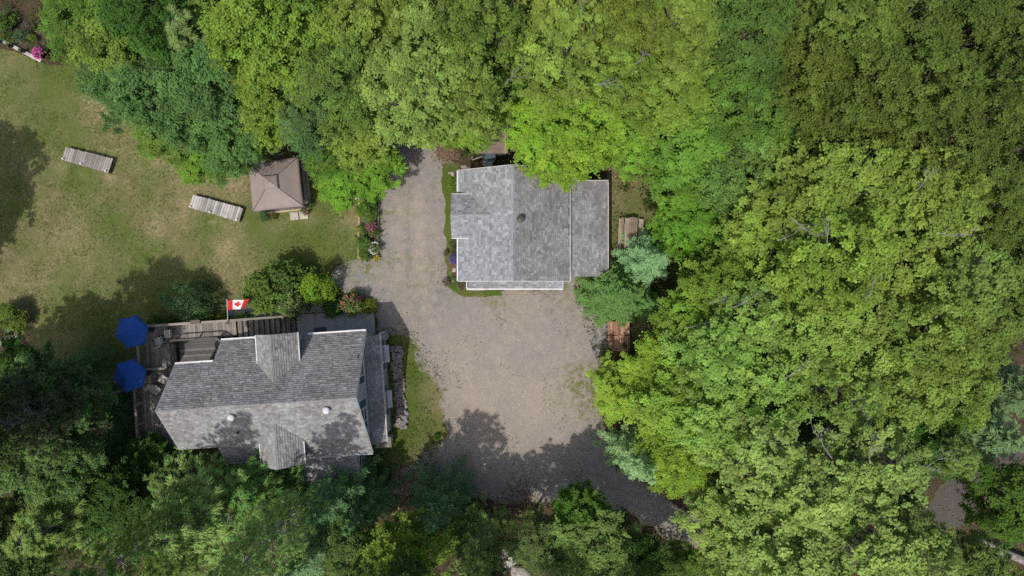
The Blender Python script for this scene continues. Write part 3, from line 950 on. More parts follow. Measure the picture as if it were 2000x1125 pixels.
w = MB()
def gable_prism(u0, u1, vn, vs, drop=0.14):
    ring = [(vn, 0), (vn, zn(RV * -1 + vn) - drop), (RV, RZ - drop), (vs, zs(-(vs - RV)) - drop), (vs, 0)]
    return [H(u0, a, b) for a, b in ring], H(u1, 0, 0) - H(u0, 0, 0)
r, d_ = gable_prism(US + 0.25, UE - 0.26, -2.25, -8.85); w.prism(r, d_)
r, d_ = gable_prism(UW + 0.3, US + 0.24, -3.35, -7.72); w.prism(r, d_)
w.build('wall', M['siding'], house)
w = MB(); w.prism([H(-9.07, -8.62, 0), H(-8.42, -8.62, 0), H(-8.42, -8.62, 2.78), H(-9.07, -8.62, 3.3)], H(0, 6.2, 0) - H(0, 0, 0))
w.build('lower_wall', M['siding'], house)
w = MB(); w.prism([H(-10.1, -8.86, 0), H(-10.1, -8.86, 4.0), H(-10.1, -10.95, 2.98), H(-10.1, -10.95, 0)], H(-17.1, 0, 0) - H(-10.1, 0, 0))
w.build('extension_wall', M['siding'], house)

roof = MB(); sh = MB()
def plane_n(u0, u1, d, a=roof, b=sh):
    Lr = math.hypot(d, SN * d)
    O = H(u1, RV + d, zn(d)); e = HV(-1, 0, 0); s = HV(0, -d, SN * d)
    slab_under(a, O, e, s, u1 - u0, Lr); shingle_plane(b, O, e, s, u1 - u0, Lr)
def plane_s(u0, u1, d, a=roof, b=sh):
    Lr = math.hypot(d, SS * d)
    O = H(u0, RV - d, zs(d)); e = HV(1, 0, 0); s = HV(0, d, SS * d)
    slab_under(a, O, e, s, u1 - u0, Lr); shingle_plane(b, O, e, s, u1 - u0, Lr)
plane_n(US, UE, 3.383); plane_n(UW, US - 0.002, 2.25)
plane_s(US, UE, 3.776); plane_s(UW, US - 0.002, 2.61)
caps(sh, H(UW, RV, RZ), H(UE, RV, RZ), HV(0, 1, -SN), HV(0, -1, -SS))
roof_o = roof.build('roof', M['shingle_old'], house)
s_o = sh.build('shingles', M['shingle_old'], roof_o); s_o['kind'] = 'stuff'

def dormer(uc, hw, zr, ze, v_front, v_back, north, nm):
    """Gabled dormer whose ridge runs out at right angles to the main ridge."""
    rf = MB(); sg = MB(); tr = MB(); wl = MB()
    sl = zr - ze; Lr = math.hypot(hw, sl); L = abs(v_front - v_back)
    lo = min(v_front, v_back); hi = max(v_front, v_back)
    Ow = H(uc - hw, hi, ze); slab_under(rf, Ow, HV(0, -1, 0), HV(hw, 0, sl), L, Lr); shingle_plane(sg, Ow, HV(0, -1, 0), HV(hw, 0, sl), L, Lr)
    Oe = H(uc + hw, lo, ze); slab_under(rf, Oe, HV(0, 1, 0), HV(-hw, 0, sl), L, Lr); shingle_plane(sg, Oe, HV(0, 1, 0), HV(-hw, 0, sl), L, Lr)
    caps(sg, H(uc, lo, zr), H(uc, hi, zr), HV(-hw, 0, -sl), HV(hw, 0, -sl), 0.12)
    ro = rf.build('dormer_roof', M['shingle_old'], house)
    so = sg.build('shingles', M['shingle_old'], ro); so['kind'] = 'stuff'
    # white eave gutters at both sides, stopping where the main roof meets them
    vm = v_front - (1.62 if north else -1.30)
    for su in (-1, 1):
        tr = MB(); tr.box(uc + su * (hw + 0.03) - 0.045, min(v_front, vm), ze - 0.09, uc + su * (hw + 0.03) + 0.045, max(v_front, vm), ze + 0.012, fr=H)
        tr.build('dormer_gutter', M['white'], house)
    vf = v_front + (-0.2 if north else 0.2)
    wl.prism([H(uc - hw + 0.18, vf, 3.6), H(uc - hw + 0.18, vf, ze - 0.02), H(uc, vf, zr - 0.16), H(uc + hw - 0.18, vf, ze - 0.02), H(uc + hw - 0.18, vf, 3.6)], H(0, (-1.5 if north else 1.5), 0) - H(0, 0, 0))
    wl.build('dormer_wall', M['siding'], house)
dormer(-13.59, 1.17, 6.47, 5.46, -1.71, -4.6, True, 'n')
dormer(-13.71, 1.22, 6.47, 5.46, -9.23, -6.3, False, 's')

# lower roof along the south side and the skirt roof under the east gable
r2 = MB(); s2 = MB()
O = H(-17.3, -11.2, 2.95); s = HV(0, 2.2, 1.12)
slab_under(r2, O, HV(1, 0, 0), s, 7.42, 2.47); shingle_plane(s2, O, HV(1, 0, 0), s, 7.42, 2.47)
ro = r2.build('lower_roof', M['shingle_old'], house); so = s2.build('shingles', M['shingle_old'], ro); so['kind'] = 'stuff'
r3 = MB(); s3 = MB()
O = H(-8.26, -8.8, 2.88); s = HV(-0.79, 0, 0.62)
slab_under(r3, O, HV(0, 1, 0), s, 6.48, 1.0); shingle_plane(s3, O, HV(0, 1, 0), s, 6.48, 1.0)
ro = r3.build('skirt_roof', M['shingle_old'], house); so = s3.build('shingles', M['shingle_old'], ro); so['kind'] = 'stuff'

def hbox(nm, mat, *b, parent=house):
    m = MB(); m.box(*b, fr=H); return m.build(nm, mat, parent)
hbox('gutter', M['trim_dull'], -8.255, -8.8, 2.80, -8.16, -2.3, 2.90)
hbox('gutter', M['white'], US, RV + 3.385, zn(3.383) - 0.10, -14.9, RV + 3.50, zn(3.383) + 0.015)
hbox('gutter', M['white'], -12.28, RV + 3.385, zn(3.383) - 0.10, UE, RV + 3.50, zn(3.383) + 0.015)
hbox('gutter', M['white'], UW, RV + 2.253, zn(2.25) - 0.10, US - 0.02, RV + 2.36, zn(2.25) + 0.015)
hbox('gutter', M['siding'], US, RV - 3.87, zs(3.776) - 0.10, UE, RV - 3.78, zs(3.776) - 0.01)
# bare edge boards on the rakes
for u in (UE + 0.012, UW - 0.042):
    dn = 3.383 if u > -15 else 2.25
    ds = 3.776 if u > -15 else 2.61
    for dd, sl in ((dn, SN), (-ds, SS)):
        m = MB()
        a0, a1 = H(u, RV, RZ), H(u, RV + dd, RZ - sl * abs(dd))
        z1, z2 = Vector((0, 0, 0.004)), Vector((0, 0, -0.12))
        m.prism([a0 + z1, a1 + z1, a1 + z2, a0 + z2], HV(0.03, 0, 0))
        m.build('rake_board', M['siding'], house)

def east_window(vc, w_, z0, z1, u):
    fr = MB()
    for (a, b, c, d2) in ((vc - w_ / 2 - 0.06, vc - w_ / 2, z0 - 0.06, z1 + 0.06), (vc + w_ / 2, vc + w_ / 2 + 0.06, z0 - 0.06, z1 + 0.06), (vc - w_ / 2, vc + w_ / 2, z1, z1 + 0.06), (vc - w_ / 2, vc + w_ / 2, z0 - 0.08, z0), (vc - w_ / 2, vc + w_ / 2, (z0 + z1) / 2 - 0.025, (z0 + z1) / 2 + 0.025)):
        fr.box(u, a, c, u + 0.07, b, d2, fr=H)
    f = fr.build('window', M['white'], house)
    p = MB(); p.box(u + 0.002, vc - w_ / 2, z0, u + 0.03, vc + w_ / 2, z1, fr=H); p.build('pane', M['glass'], f)
for vc in (-4.10, -6.76):
    east_window(vc, 0.72, 4.25, 5.55, -9.08)
    for sg in (-1, 1):
        v = vc + sg * (0.36 + 0.09 + 0.19)
        b = MB(); b.box(-9.078, v - 0.19, 4.2, -9.04, v + 0.19, 5.6, fr=H)
        for k in range(9):
            b.box(-9.04, v - 0.15, 4.30 + k * 0.145, -9.025, v + 0.15, 4.36 + k * 0.145, tone=0.42, fr=H)
        b.build('shutter', M['teal'], house)
for vc in (-3.65, -6.55):
    east_window(vc, 0.95, 0.95, 2.25, -8.42)
    for sg in (-1, 1):
        v = vc + sg * 0.74
        b = MB(); b.box(-8.418, v - 0.17, 0.9, -8.375, v + 0.17, 2.3, fr=H); b.build('shutter', M['teal'], house)
    b = MB(); b.box(-8.42, vc - 0.55, 0.68, -8.12, vc + 0.55, 0.88, fr=H); b.build('window_box', M['white'], house)
east_window(-9.95, 0.8, 1.3, 2.5, -10.1)

def roof_vent(u, v, zb, mat, owner, fr=H, r=0.17, h=0.42):
    m = MB(); c = fr(u, v, zb)
    m.lathe(c, [(r * 0.85, -0.25), (r * 0.85, h * 0.5), (r * 0.7, h * 0.52), (r * 0.7, h * 0.6), (r * 1.12, h * 0.62), (r * 1.16, h * 0.8), (r * 0.95, h * 0.93), (r * 0.45, h), (0.001, h * 1.01)], 16)
    o = m.build('roof_vent', mat, owner)
    m = MB(); m.lathe((c.x, c.y, c.z + h), [(r * 0.3, 0.0), (r * 0.28, 0.03), (0.001, 0.035)], 10)
    m.build('vent_cap', mat, o)
roof_vent(-15.75, -6.05, zs(0.69), M['vent_white'], house)
roof_vent(-10.53, -5.98, zs(0.62), M['vent_white'], house)
m = MB(); m.tube([H(-15.85, -7.05, zs(1.69) - 0.1), H(-15.85, -7.05, zs(1.69) + 0.35)], 0.05, 8); m.build('vent_pipe', M['dark_metal'], house)
m = MB()
m.tube([H(-8.35, -2.25, 2.4), H(-8.20, -2.35, 2.75), H(-8.18, -2.5, 2.82)], 0.045, 8); m.tube([H(-8.35, -2.25, 2.4), H(-8.35, -2.25, 0.1)], 0.045, 8)
m.build('downspout', M['white'], house)
m = MB()
for k in range(14):
    a = 6.283 * k / 14; a2 = 6.283 * (k + 1) / 14
    for rr in (0.13, 0.19, 0.24):
        m.tube([H(-8.25 , -2.5, 1.2) + Vector((math.cos(a) * rr, math.sin(a) * rr, 0.02 * rr)), H(-8.25, -2.5, 1.2) + Vector((math.cos(a2) * rr, math.sin(a2) * rr, 0.02 * rr))], 0.022, 4, cap=False)
m.box(-8.42, -2.56, 1.1, -8.2, -2.44, 1.16, fr=H)
m.build('hose_reel', M['fabric_grey'], house)

# small roofed bulkhead at the south-east corner
hatch = thing('cellar_hatch', H(-8.75, -9.3, 0), 'small brown wooden cellar hatch at the corner of the house beyond the skirt roof', 'cellar hatch')
m = MB(); m.box(-9.3, -9.55, 0, -8.35, -8.95, 0.9, fr=H); m.build('base', M['siding'], hatch)
for k in range(6):
    a = -9.34 + k * 0.172
    piece('board', M['deck'], hatch, H(a + 0.08, -8.92, 1.12), H(a + 0.08, -9.62, 0.94), 0.16, 0.03)

# ------------------------------------------------------------------ garage
garage = thing('garage', (0.2, 3.8, 0), 'square garage with pale grey shingle roof, white trim and lean-to beside the driveway', 'garage')
GX0, GX1, GY0, GY1, GRX, GRZ, GEZ = -3.27, 3.52, 0.42, 7.15, 0.06, 4.8, 2.9
I = lambda x, y, z: Vector((x, y, z))
w = MB()
w.prism([I(GX0 + 0.3, GY0 + 0.3, 0), I(GX1 - 0.3, GY0 + 0.3, 0), I(GX1 - 0.3, GY0 + 0.3, 2.85), I(GRX, GY0 + 0.3, GRZ - 0.16), I(GX0 + 0.3, GY0 + 0.3, 2.85)], (0, GY1 - GY0 - 0.6, 0))
w.build('wall', M['siding'], garage)
w = MB(); w.box(3.3, 1.0, 0, 5.75, 6.35, 2.1); w.build('lean_to_wall', M['siding'], garage)
w = MB(); w.prism([I(-3.42, 3.2, 0), I(-3.42, 5.46, 0), I(-3.42, 5.46, 3.2), I(-3.42, 4.33, 3.92), I(-3.42, 3.2, 3.2)], (1.2, 0, 0)); w.build('porch_wall', M['siding'], garage)
rf = MB(); sg = MB()
wl_, hl = GRX - GX0, GRZ - GEZ; Lr = math.hypot(wl_, hl)
slab_under(rf, I(GX0, GY1, GEZ), I(0, -1, 0), I(wl_, 0, hl), GY1 - GY0, Lr); shingle_plane(sg, I(GX0, GY1, GEZ), I(0, -1, 0), I(wl_, 0, hl), GY1 - GY0, Lr)
wr_ = GX1 - GRX; Lr2 = math.hypot(wr_, hl)
sgr = MB(); slab_under(rf, I(GX1, GY0, GEZ), I(0, 1, 0), I(-wr_, 0, hl), GY1 - GY0, Lr2); shingle_plane(sgr, I(GX1, GY0, GEZ), I(0, 1, 0), I(-wr_, 0, hl), GY1 - GY0, Lr2)
caps(sg, I(GRX, GY0, GRZ), I(GRX, GY1, GRZ), I(-wl_, 0, -hl), I(wr_, 0, -hl), 0.15)
ro = rf.build('roof', M['shingle_grey'], garage)
so = sg.build('shingles', M['shingle_grey'], ro); so['kind'] = 'stuff'
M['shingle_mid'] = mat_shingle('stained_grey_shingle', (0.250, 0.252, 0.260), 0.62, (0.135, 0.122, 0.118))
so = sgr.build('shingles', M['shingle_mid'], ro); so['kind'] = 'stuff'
# cross gable over the side door
rf = MB(); sg = MB(); yc, hw, zr, ze, xf, xb = 4.33, 1.30, 4.09, 3.30, -3.64, -0.9
Lr = math.hypot(hw, zr - ze)
slab_under(rf, I(xb, yc + hw, ze), I(-1, 0, 0), I(0, -hw, zr - ze), xb - xf, Lr); shingle_plane(sg, I(xb, yc + hw, ze), I(-1, 0, 0), I(0, -hw, zr - ze), xb - xf, Lr)
slab_under(rf, I(xf, yc - hw, ze), I(1, 0, 0), I(0, hw, zr - ze), xb - xf, Lr); shingle_plane(sg, I(xf, yc - hw, ze), I(1, 0, 0), I(0, hw, zr - ze), xb - xf, Lr)
caps(sg, I(xf, yc, zr), I(-1.25, yc, zr), I(0, hw, -(zr - ze)), I(0, -hw, -(zr - ze)), 0.14)
ro = rf.build('porch_roof', M['shingle_grey'], garage); so = sg.build('shingles', M['shingle_grey'], ro); so['kind'] = 'stuff'
# lean-to
rf = MB(); sg = MB(); s = I(3.67 - 5.92, 0, 0.42)
slab_under(rf, I(5.92, 0.71, 2.2), I(0, 1, 0), s, 5.86, s.length); shingle_plane(sg, I(5.92, 0.71, 2.2), I(0, 1, 0), s, 5.86, s.length)
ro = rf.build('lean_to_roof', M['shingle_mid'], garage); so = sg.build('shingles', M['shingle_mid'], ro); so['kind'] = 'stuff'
# strip roof over the garage doors
rf = MB(); sg = MB(); s = I(0, 0.58, 0.3)
slab_under(rf, I(-2.74, -0.02, 2.42), I(1, 0, 0), s, 5.83, s.length); shingle_plane(sg, I(-2.74, -0.02, 2.42), I(1, 0, 0), s, 5.83, s.length)
ro = rf.build('strip_roof', M['shingle_grey'], garage); so = sg.build('shingles', M['shingle_grey'], ro); so['kind'] = 'stuff'
def gbox(nm, mat, *b, parent=garage):
    m = MB(); m.box(*b); return m.build(nm, mat, parent)
gbox('gutter', M['white'], GX0 - 0.09, GY0, GEZ - 0.09, GX0 - 0.003, yc - hw - 0.02, GEZ + 0.012)
gbox('gutter', M['white'], GX0 - 0.09, yc + hw + 0.02, GEZ - 0.09, GX0 - 0.003, GY1, GEZ + 0.012)
gbox('gutter', M['trim_dull'], GX1 + 0.003, GY0, GEZ - 0.09, GX1 + 0.07, GY1, GEZ + 0.012)
gbox('gutter', M['trim_dull'], 5.923, 0.71, 2.12, 5.985, 6.57, 2.215)
gbox('lean_to_edge', M['trim_dull'], 3.67, 6.573, 2.1, 5.92, 6.62, 2.6)
gbox('gutter', M['white'], -2.80, -0.11, 2.34, 3.12, -0.022, 2.435)
gbox('strip_edge', M['white'], -2.80, -0.02, 2.36, -2.742, 0.6, 2.72)
gbox('strip_edge', M['white'], 3.092, -0.02, 2.36, 3.13, 0.6, 2.72)
for sy, nm in ((yc + hw + 0.003, 'p'), (yc - hw - 0.063, 'q')):
    gbox('gutter', M['white'], xf, sy, ze - 0.09, -2.45, sy + 0.06, ze + 0.012)
for yy in (GY0 - 0.033, GY1 + 0.003):
    for xx in (GX0, GX1):
        m = MB(); a0, a1 = I(GRX, yy, GRZ), I(xx, yy, GEZ); zt, zb = I(0, 0, 0.006), I(0, 0, -0.14)
        m.prism([a0 + zt, a1 + zt, a1 + zb, a0 + zb], (0, 0.03, 0)); m.build('rake_board', M['white'], garage)
for xa in (-2.3, 0.35):
    gd = gbox('garage_door', M['white'], xa, GY0 + 0.24, 0.02, xa + 2.35, GY0 + 0.297, 2.15)
    for k in range(4):
        gbox('door_panel', M['white'], xa + 0.05, GY0 + 0.215, 0.08 + k * 0.52, xa + 2.3, GY0 + 0.243, 0.54 + k * 0.52, parent=gd)
roof_vent(0.51, 4.02, GRZ - 0.549 * 0.45, M['vent_grey'], garage, I, 0.19, 0.40)
gbox('door_sill', M['concrete'], -2.75, -0.16, 0.0, -1.75, 0.3, 0.12)

# ------------------------------------------------------------------ deck, stairs, railings
DZ = 1.9
deck = thing('deck', H(-21, -4, 0), 'L-shaped weathered grey wooden deck with railings and stairs beside the house', 'deck')
def hp(nm, mat, a, b, w_, t, parent=deck, up=Vector((0, 0, 1))):
    return piece(nm, mat, parent, H(*a), H(*b), w_, t, up)
def post(nm, mat, u, v, z0, z1, w_, parent=deck, fr=H):
    a, b = fr(u, v, z0), fr(u, v, z1)
    return piece(nm, mat, parent, a + Vector((w_ / 2, 0, 0)), b + Vector((w_ / 2, 0, 0)), w_, w_, Vector((1, 0, 0)))
u = -23.0 + 0.07
while u < -17.30:
    v0 = -3.43 if u < -21.12 else -1.80
    hp('board', M['deck'], (u, v0 + rng.uniform(-0.01, 0.01), DZ + rng.uniform(-0.004, 0.004)), (u, -0.90, DZ), 0.132, 0.04)
    u += 0.142
u = -23.4 + 0.07
while u < -19.42:
    hp('board', M['deck'], (u, -8.06 + rng.uniform(-0.01, 0.01), DZ + rng.uniform(-0.004, 0.004)), (u, -3.52, DZ), 0.132, 0.04)
    u += 0.142
v = -3.30
while v < -1.86:
    hp('board', M['deck_dark'], (-21.08, v, DZ - 0.30 + rng.uniform(-0.005, 0.005)), (-17.62, v, DZ - 0.30), 0.178, 0.04)
    v += 0.19
# joists and posts below
for (ua, va, ub, vb) in ((-22.98, -3.43, -22.98, -0.9), (-23.38, -8.05, -23.38, -3.5), (-23.38, -8.03, -19.45, -8.03), (-22.98, -0.93, -17.35, -0.93), (-21.1, -1.83, -17.6, -1.83), (-19.5, -8.0, -19.5, -3.4)):
    hp('joist', M['deck_dark'], (ua, va, DZ - 0.05), (ub, vb, DZ - 0.05), 0.05, 0.22)
for (uu, vv) in ((-22.9, -1.0), (-22.9, -3.4), (-23.3, -8.0), (-23.3, -5.8), (-21.0, -8.0), (-19.8, -8.0), (-20.5, -1.0), (-18.0, -1.0)):
    post('support_post', M['deck_dark'], uu, vv, 0, DZ - 0.06, 0.13)

def railing(u0, v0, u1, v1, z0, z1, mat=M['deck'], gap=0.125, cap=0.14, bal=True):
    L = math.hypot(u1 - u0, v1 - v0)
    n = max(1, round(L / 1.5))
    for k in range(n + 1):
        t = k / n
        zz = z0 + (z1 - z0) * t
        post('rail_post', mat, u0 + (u1 - u0) * t, v0 + (v1 - v0) * t, zz - 0.2, zz + 0.90, 0.09)
    hp('rail_cap', mat, (u0, v0, z0 + 0.95), (u1, v1, z1 + 0.95), cap, 0.035)
    hp('bottom_rail', mat, (u0, v0, z0 + 0.14), (u1, v1, z1 + 0.14), 0.04, 0.08)
    if bal:
        nb = int(L / gap)
        for k in range(1, nb):
            t = k / nb
            zz = z0 + (z1 - z0) * t
            post('baluster', mat, u0 + (u1 - u0) * t, v0 + (v1 - v0) * t, zz + 0.08, zz + 0.92, 0.038)
railing(-22.98, -0.84, -17.35, -0.84, DZ, DZ)
railing(-17.30, -0.84, -14.20, -0.84, DZ - 0.03, 0.14)
railing(-23.0, -3.40, -23.0, -1.7, DZ, DZ)
railing(-23.0, -3.47, -21.45, -3.47, DZ, DZ)
railing(-23.4, -8.08, -23.4, -4.3, DZ, DZ)
railing(-23.36, -8.12, -19.9, -8.12, DZ, DZ)
railing(-21.15, -3.2, -21.15, -2.0, DZ, DZ, M['deck_dark'])
railing(-21.45, -3.47, -21.45, -2.95, DZ, DZ, M['deck'], bal=False, cap=0.24)
railing(-18.35, -3.25, -18.35, -2.1, DZ - 0.3, DZ - 0.3, M['deck_dark'])
railing(-21.0, -1.83, -18.3, -1.83, DZ, DZ, M['deck_dark'], bal=False, cap=0.09)
railing(-18.2, -1.86, -17.7, -2.3, DZ, DZ, M['deck_dark'], gap=0.11)
for k in range(11):
    uu = -17.30 + 0.285 * (k + 0.5); zz = DZ - 0.157 * (k + 1)
    for q in (-0.064, 0.064):
        hp('tread', M['deck'], (uu + q, -2.16, zz), (uu + q, -0.90, zz), 0.122, 0.038)
    hp('riser', M['deck_dark'], (uu + 0.150, -2.15, zz - 0.045), (uu + 0.150, -0.91, zz - 0.045), 0.02, 0.11)
for vv in (-2.19, -0.89):
    hp('stringer', M['deck_dark'], (-17.32, vv, DZ - 0.10), (-14.2, vv, 0.10), 0.045, 0.26)

# ------------------------------------------------------------------ parasols
def parasol(u, v, rot, label, first=None):
    base = H(u, v, DZ)
    if first is None:
        root = thing('parasol', base, label, 'parasol', 'blue parasols on the deck')
        R0, ze, za = 1.04, 2.08, 2.52
        def hub(k, t):
            a = math.pi / 3 * k
            return Vector((math.cos(a) * R0 * t, math.sin(a) * R0 * t, ze + (za - ze) * (1 - t) ** 1.12)) + base
        for k in range(6):
            m = MB(); n = 7
            vs, fs = [], []
            for i in range(n + 1):
                t = i / n
                for j in range(5):
                    f = j / 4
                    p = hub(k, t).lerp(hub(k + 1, t), f)
                    p.z -= 0.055 * t * math.sin(math.pi * f)
                    c = base + Vector((0, 0, p.z - base.z)); p = p + (c - p) * 0.035 * t * math.sin(math.pi * f)
                    vs.append(p)
            for i in range(n):
                for j in range(4):
                    fs.append((i * 5 + j, (i + 1) * 5 + j, (i + 1) * 5 + j + 1, i * 5 + j + 1))
            for j in range(4):     # short valance
                a_, b_ = vs[n * 5 + j], vs[n * 5 + j + 1]
                q = len(vs); vs += [a_ + Vector((0, 0, -0.09)), b_ + Vector((0, 0, -0.09))]
                fs.append((n * 5 + j, q, q + 1, n * 5 + j + 1))
            m.add(vs, fs, 0, 0.5 + 0.05 * math.sin(k * 2.1))
            o = m.build('canopy_panel', M['blue'], root)
            for pl in o.data.polygons: pl.use_smooth = True
            m = MB(); m.tube([hub(k, 0.02) - Vector((0, 0, 0.02)), hub(k, 0.5) - Vector((0, 0, 0.02)), hub(k, 1.0) - Vector((0, 0, 0.015))], 0.011, 5)
            m.build('rib', M['dark_metal'], root)
        m = MB(); m.tube([base, base + Vector((0, 0, 2.5))], 0.024, 8); m.build('pole', M['dark_metal'], root)
        m = MB(); m.lathe(base, [(0.26, 0), (0.26, 0.05), (0.2, 0.08), (0.05, 0.1), (0.045, 0.3), (0.001, 0.31)], 16); m.build('base', M['dark_metal'], root)
        m = MB(); m.lathe(base + Vector((0, 0, 2.49)), [(0.05, 0), (0.06, 0.02), (0.035, 0.05), (0.045, 0.08), (0.001, 0.11)], 10); m.build('finial', M['blue'], root)
    else:
        root = first.copy(); COL.objects.link(root); root.location = base; root['label'] = label
        for ch in first.children:
            c = ch.copy(); COL.objects.link(c); c.parent = root
    root.rotation_euler = (0, 0, rot)
    return root
p1 = parasol(-22.62, -1.02, 0.22, 'blue hexagonal parasol at the outer deck corner beside the lawn')
parasol(-22.98, -3.68, 0.30, 'blue hexagonal parasol over the lower deck in tree shade, nearer the dark trees', p1)
p1.rotation_euler = (R_(2), R_(-2), 0.22)

# ------------------------------------------------------------------ patio chairs, covered grill, mats
def chair(u, v, rot, label, seat_mat, group, first=None):
    base = H(u, v, DZ)
    if first is not None:
        root = first.copy(); COL.objects.link(root); root.location = base; root['label'] = label
        root.rotation_euler = (0, 0, rot)
        for ch in first.children:
            c = ch.copy(); COL.objects.link(c); c.parent = root
        return root
    root = thing('patio_chair', base, label, 'patio chair', group)
    B = lambda x, y, z: base + Vector((x, y, z))
    m = MB(); m.box(-0.24, -0.24, 0.42, 0.24, 0.24, 0.46, fr=B); m.build('seat', seat_mat, root)
    m = MB(); m.prism([B(-0.24, 0.22, 0.44), B(0.24, 0.22, 0.44), B(0.24, 0.36, 0.95), B(-0.24, 0.36, 0.95)], (0, 0.03, 0.008)); m.build('backrest', seat_mat, root)
    for sx in (-0.26, 0.26):
        m = MB(); m.tube([B(sx, -0.26, 0.0), B(sx, -0.25, 0.64), B(sx, 0.28, 0.66), B(sx, 0.30, 0.70)], 0.016, 6); m.build('armrest', M['dark_metal'], root)
        m = MB(); m.tube([B(sx, 0.30, 0.0), B(sx, 0.22, 0.42), B(sx, 0.38, 0.96)], 0.016, 6); m.build('leg', M['dark_metal'], root)
        m = MB(); m.tube([B(sx, -0.25, 0.42), B(sx, 0.24, 0.42)], 0.013, 6); m.build('seat_rail', M['dark_metal'], root)
    root.rotation_euler = (0, 0, rot)
    return root
ch1 = chair(-21.35, -1.42, -1.45, 'pale patio chair against the deck rail beside the outer parasol', M['fabric_grey'], 'chairs on the deck')
chair(-21.95, -1.83, 3.5, 'pale patio chair half under the outer parasol, set apart from the rail', None, 'chairs on the deck', ch1)
ch3 = chair(-21.85, -4.18, -0.5, 'chair with patterned cushion just below the deck divider rail', M['cushion'], 'chairs on the deck')
chair(-22.35, -4.82, 0.9, 'chair with patterned cushion beside the deck\'s baluster railing', None, 'chairs on the deck', ch3)
table_c = H(-22.62, -1.02, DZ)

gr = thing('covered_grill', H(-20.55, -7.45, DZ), 'barbecue grill under a black vinyl cover at the shaded end of the deck', 'grill')
m = MB(); B = lambda x, y, z: H(-20.55 + x, -7.45 + y, DZ + z)
prof = [(-0.30, 0.05), (-0.33, 0.62), (-0.30, 0.9), (-0.16, 1.08), (0.16, 1.08), (0.30, 0.9), (0.33, 0.62), (0.30, 0.05)]
xs_ = [(-0.62, 0.86), (-0.5, 1.0), (0.0, 1.03), (0.5, 1.0), (0.62, 0.86)]
vs, fs = [], []
for x, k in xs_:
    for y, z in prof:
        vs.append(B(x + rng.normal(0, 0.012), y * k + rng.normal(0, 0.012), z * k + rng.normal(0, 0.008)))
n = len(prof)
for i in range(len(xs_) - 1):
    for j in range(n - 1):
        fs.append((i * n + j, (i + 1) * n + j, (i + 1) * n + j + 1, i * n + j + 1))
fs += [tuple(range(n)), tuple(range((len(xs_) - 1) * n + n - 1, (len(xs_) - 1) * n - 1, -1))]
m.add(vs, fs); o = m.build('cover', M['black_cover'], gr)
for x in (-0.45, 0.45):
    for y in (-0.22, 0.22):
        m = MB(); m.tube([B(x, y, 0), B(x, y, 0.2)], 0.03, 8); m.build('leg', M['dark_metal'], gr)
mt = MB(); mt.box(-13.0, -2.16, 0.124, -12.2, -1.72, 0.138, fr=H)
mt.box(-12.98, -2.14, 0.138, -12.22, -1.74, 0.146, tone=0.6, fr=H)
o = mt.build('doormat', M['mat_purple'], origin=H(-12.6, -1.94, 0.12)); prop(o, 'dark purple doormat on the concrete patio under the eave', 'doormat')

# planter box clipped on the deck rail
pb = thing('rail_planter', H(-19.35, -0.80, DZ + 0.98), 'small flower box hooked over the deck railing', 'planter')
for nm, b in (('side', (-19.62, -0.90, DZ + 0.98, -19.08, -0.88, DZ + 1.12)), ('side', (-19.62, -0.70, DZ + 0.98, -19.08, -0.68, DZ + 1.12)), ('side', (-19.64, -0.90, DZ + 0.98, -19.62, -0.68, DZ + 1.12)), ('side', (-19.08, -0.90, DZ + 0.98, -19.06, -0.68, DZ + 1.12)), ('soil', (-19.62, -0.88, DZ + 0.985, -19.08, -0.70, DZ + 1.08))):
    m = MB(); m.box(*b, fr=H); m.build(nm, M['deck'] if nm == 'side' else M['soil'], pb)

# square post lamps by the deck
def post_lamp(loc, hgt, label, s=0.17):
    root = thing('post_lamp', loc, label, 'lamp', 'square lamps at the deck edge')
    L = Vector(loc)
    m = MB(); m.tube([L, L + Vector((0, 0, hgt))], 0.03, 8); m.build('post', M['dark_metal'], root)
    rr = 0.78
    def fr(x, y, z): return L + Vector((x * math.cos(rr) - y * math.sin(rr), x * math.sin(rr) + y * math.cos(rr), z))
    m = MB(); m.box(-s * 0.7, -s * 0.7, hgt, s * 0.7, s * 0.7, hgt + 0.16, fr=fr); m.build('lantern', M['glass'], root)
    m = MB(); m.hexa([fr(x, y, hgt + 0.16) for x, y in ((-s, -s), (s, -s), (s, s), (-s, s))], [fr(x, y, hgt + 0.20) for x, y in ((-s * 0.8, -s * 0.8), (s * 0.8, -s * 0.8), (s * 0.8, s * 0.8), (-s * 0.8, s * 0.8))]); m.build('cap', M['vent_white'], root)
post_lamp(H(-23.75, -8.0, 0), 2.55, 'square white capped lamp on a post just outside the deck corner')
post_lamp(H(-21.35, -8.45, 0), 2.2, 'square white capped lamp outside the deck rail next to the covered grill', 0.13)

# ------------------------------------------------------------------ flag on its staff
pb0 = P(445, 628, DZ + 0.95); pt = P(443, 586, 4.15)
fp = thing('flagpole', pb0, 'slim white flag staff leaning out from the deck railing', 'flagpole')
m = MB(); m.tube([pb0 - (pt - pb0) * 0.12, pb0, pt + (pt - pb0) * 0.02], [0.022, 0.02, 0.015], 8); m.build('staff', M['white'], fp)
m = MB(); m.lathe(pt + (pt - pb0) * 0.02, [(0.001, -0.03), (0.03, 0), (0.001, 0.035)], 8); m.build('finial', M['white'], fp)
m = MB(); m.tube([pb0 - (pt - pb0) * 0.13, pb0 + (pt - pb0) * 0.05], 0.034, 8); m.build('bracket', M['dark_metal'], fp)
A0 = P(443.4, 587, 4.13); A1 = P(446, 606.5, 3.62); B0 = P(488, 584.5, 4.02); B1 = P(478, 602, 3.62)
flag = thing('flag', A0, 'red and white Canadian flag with maple leaf flying beside the deck stairs', 'flag')
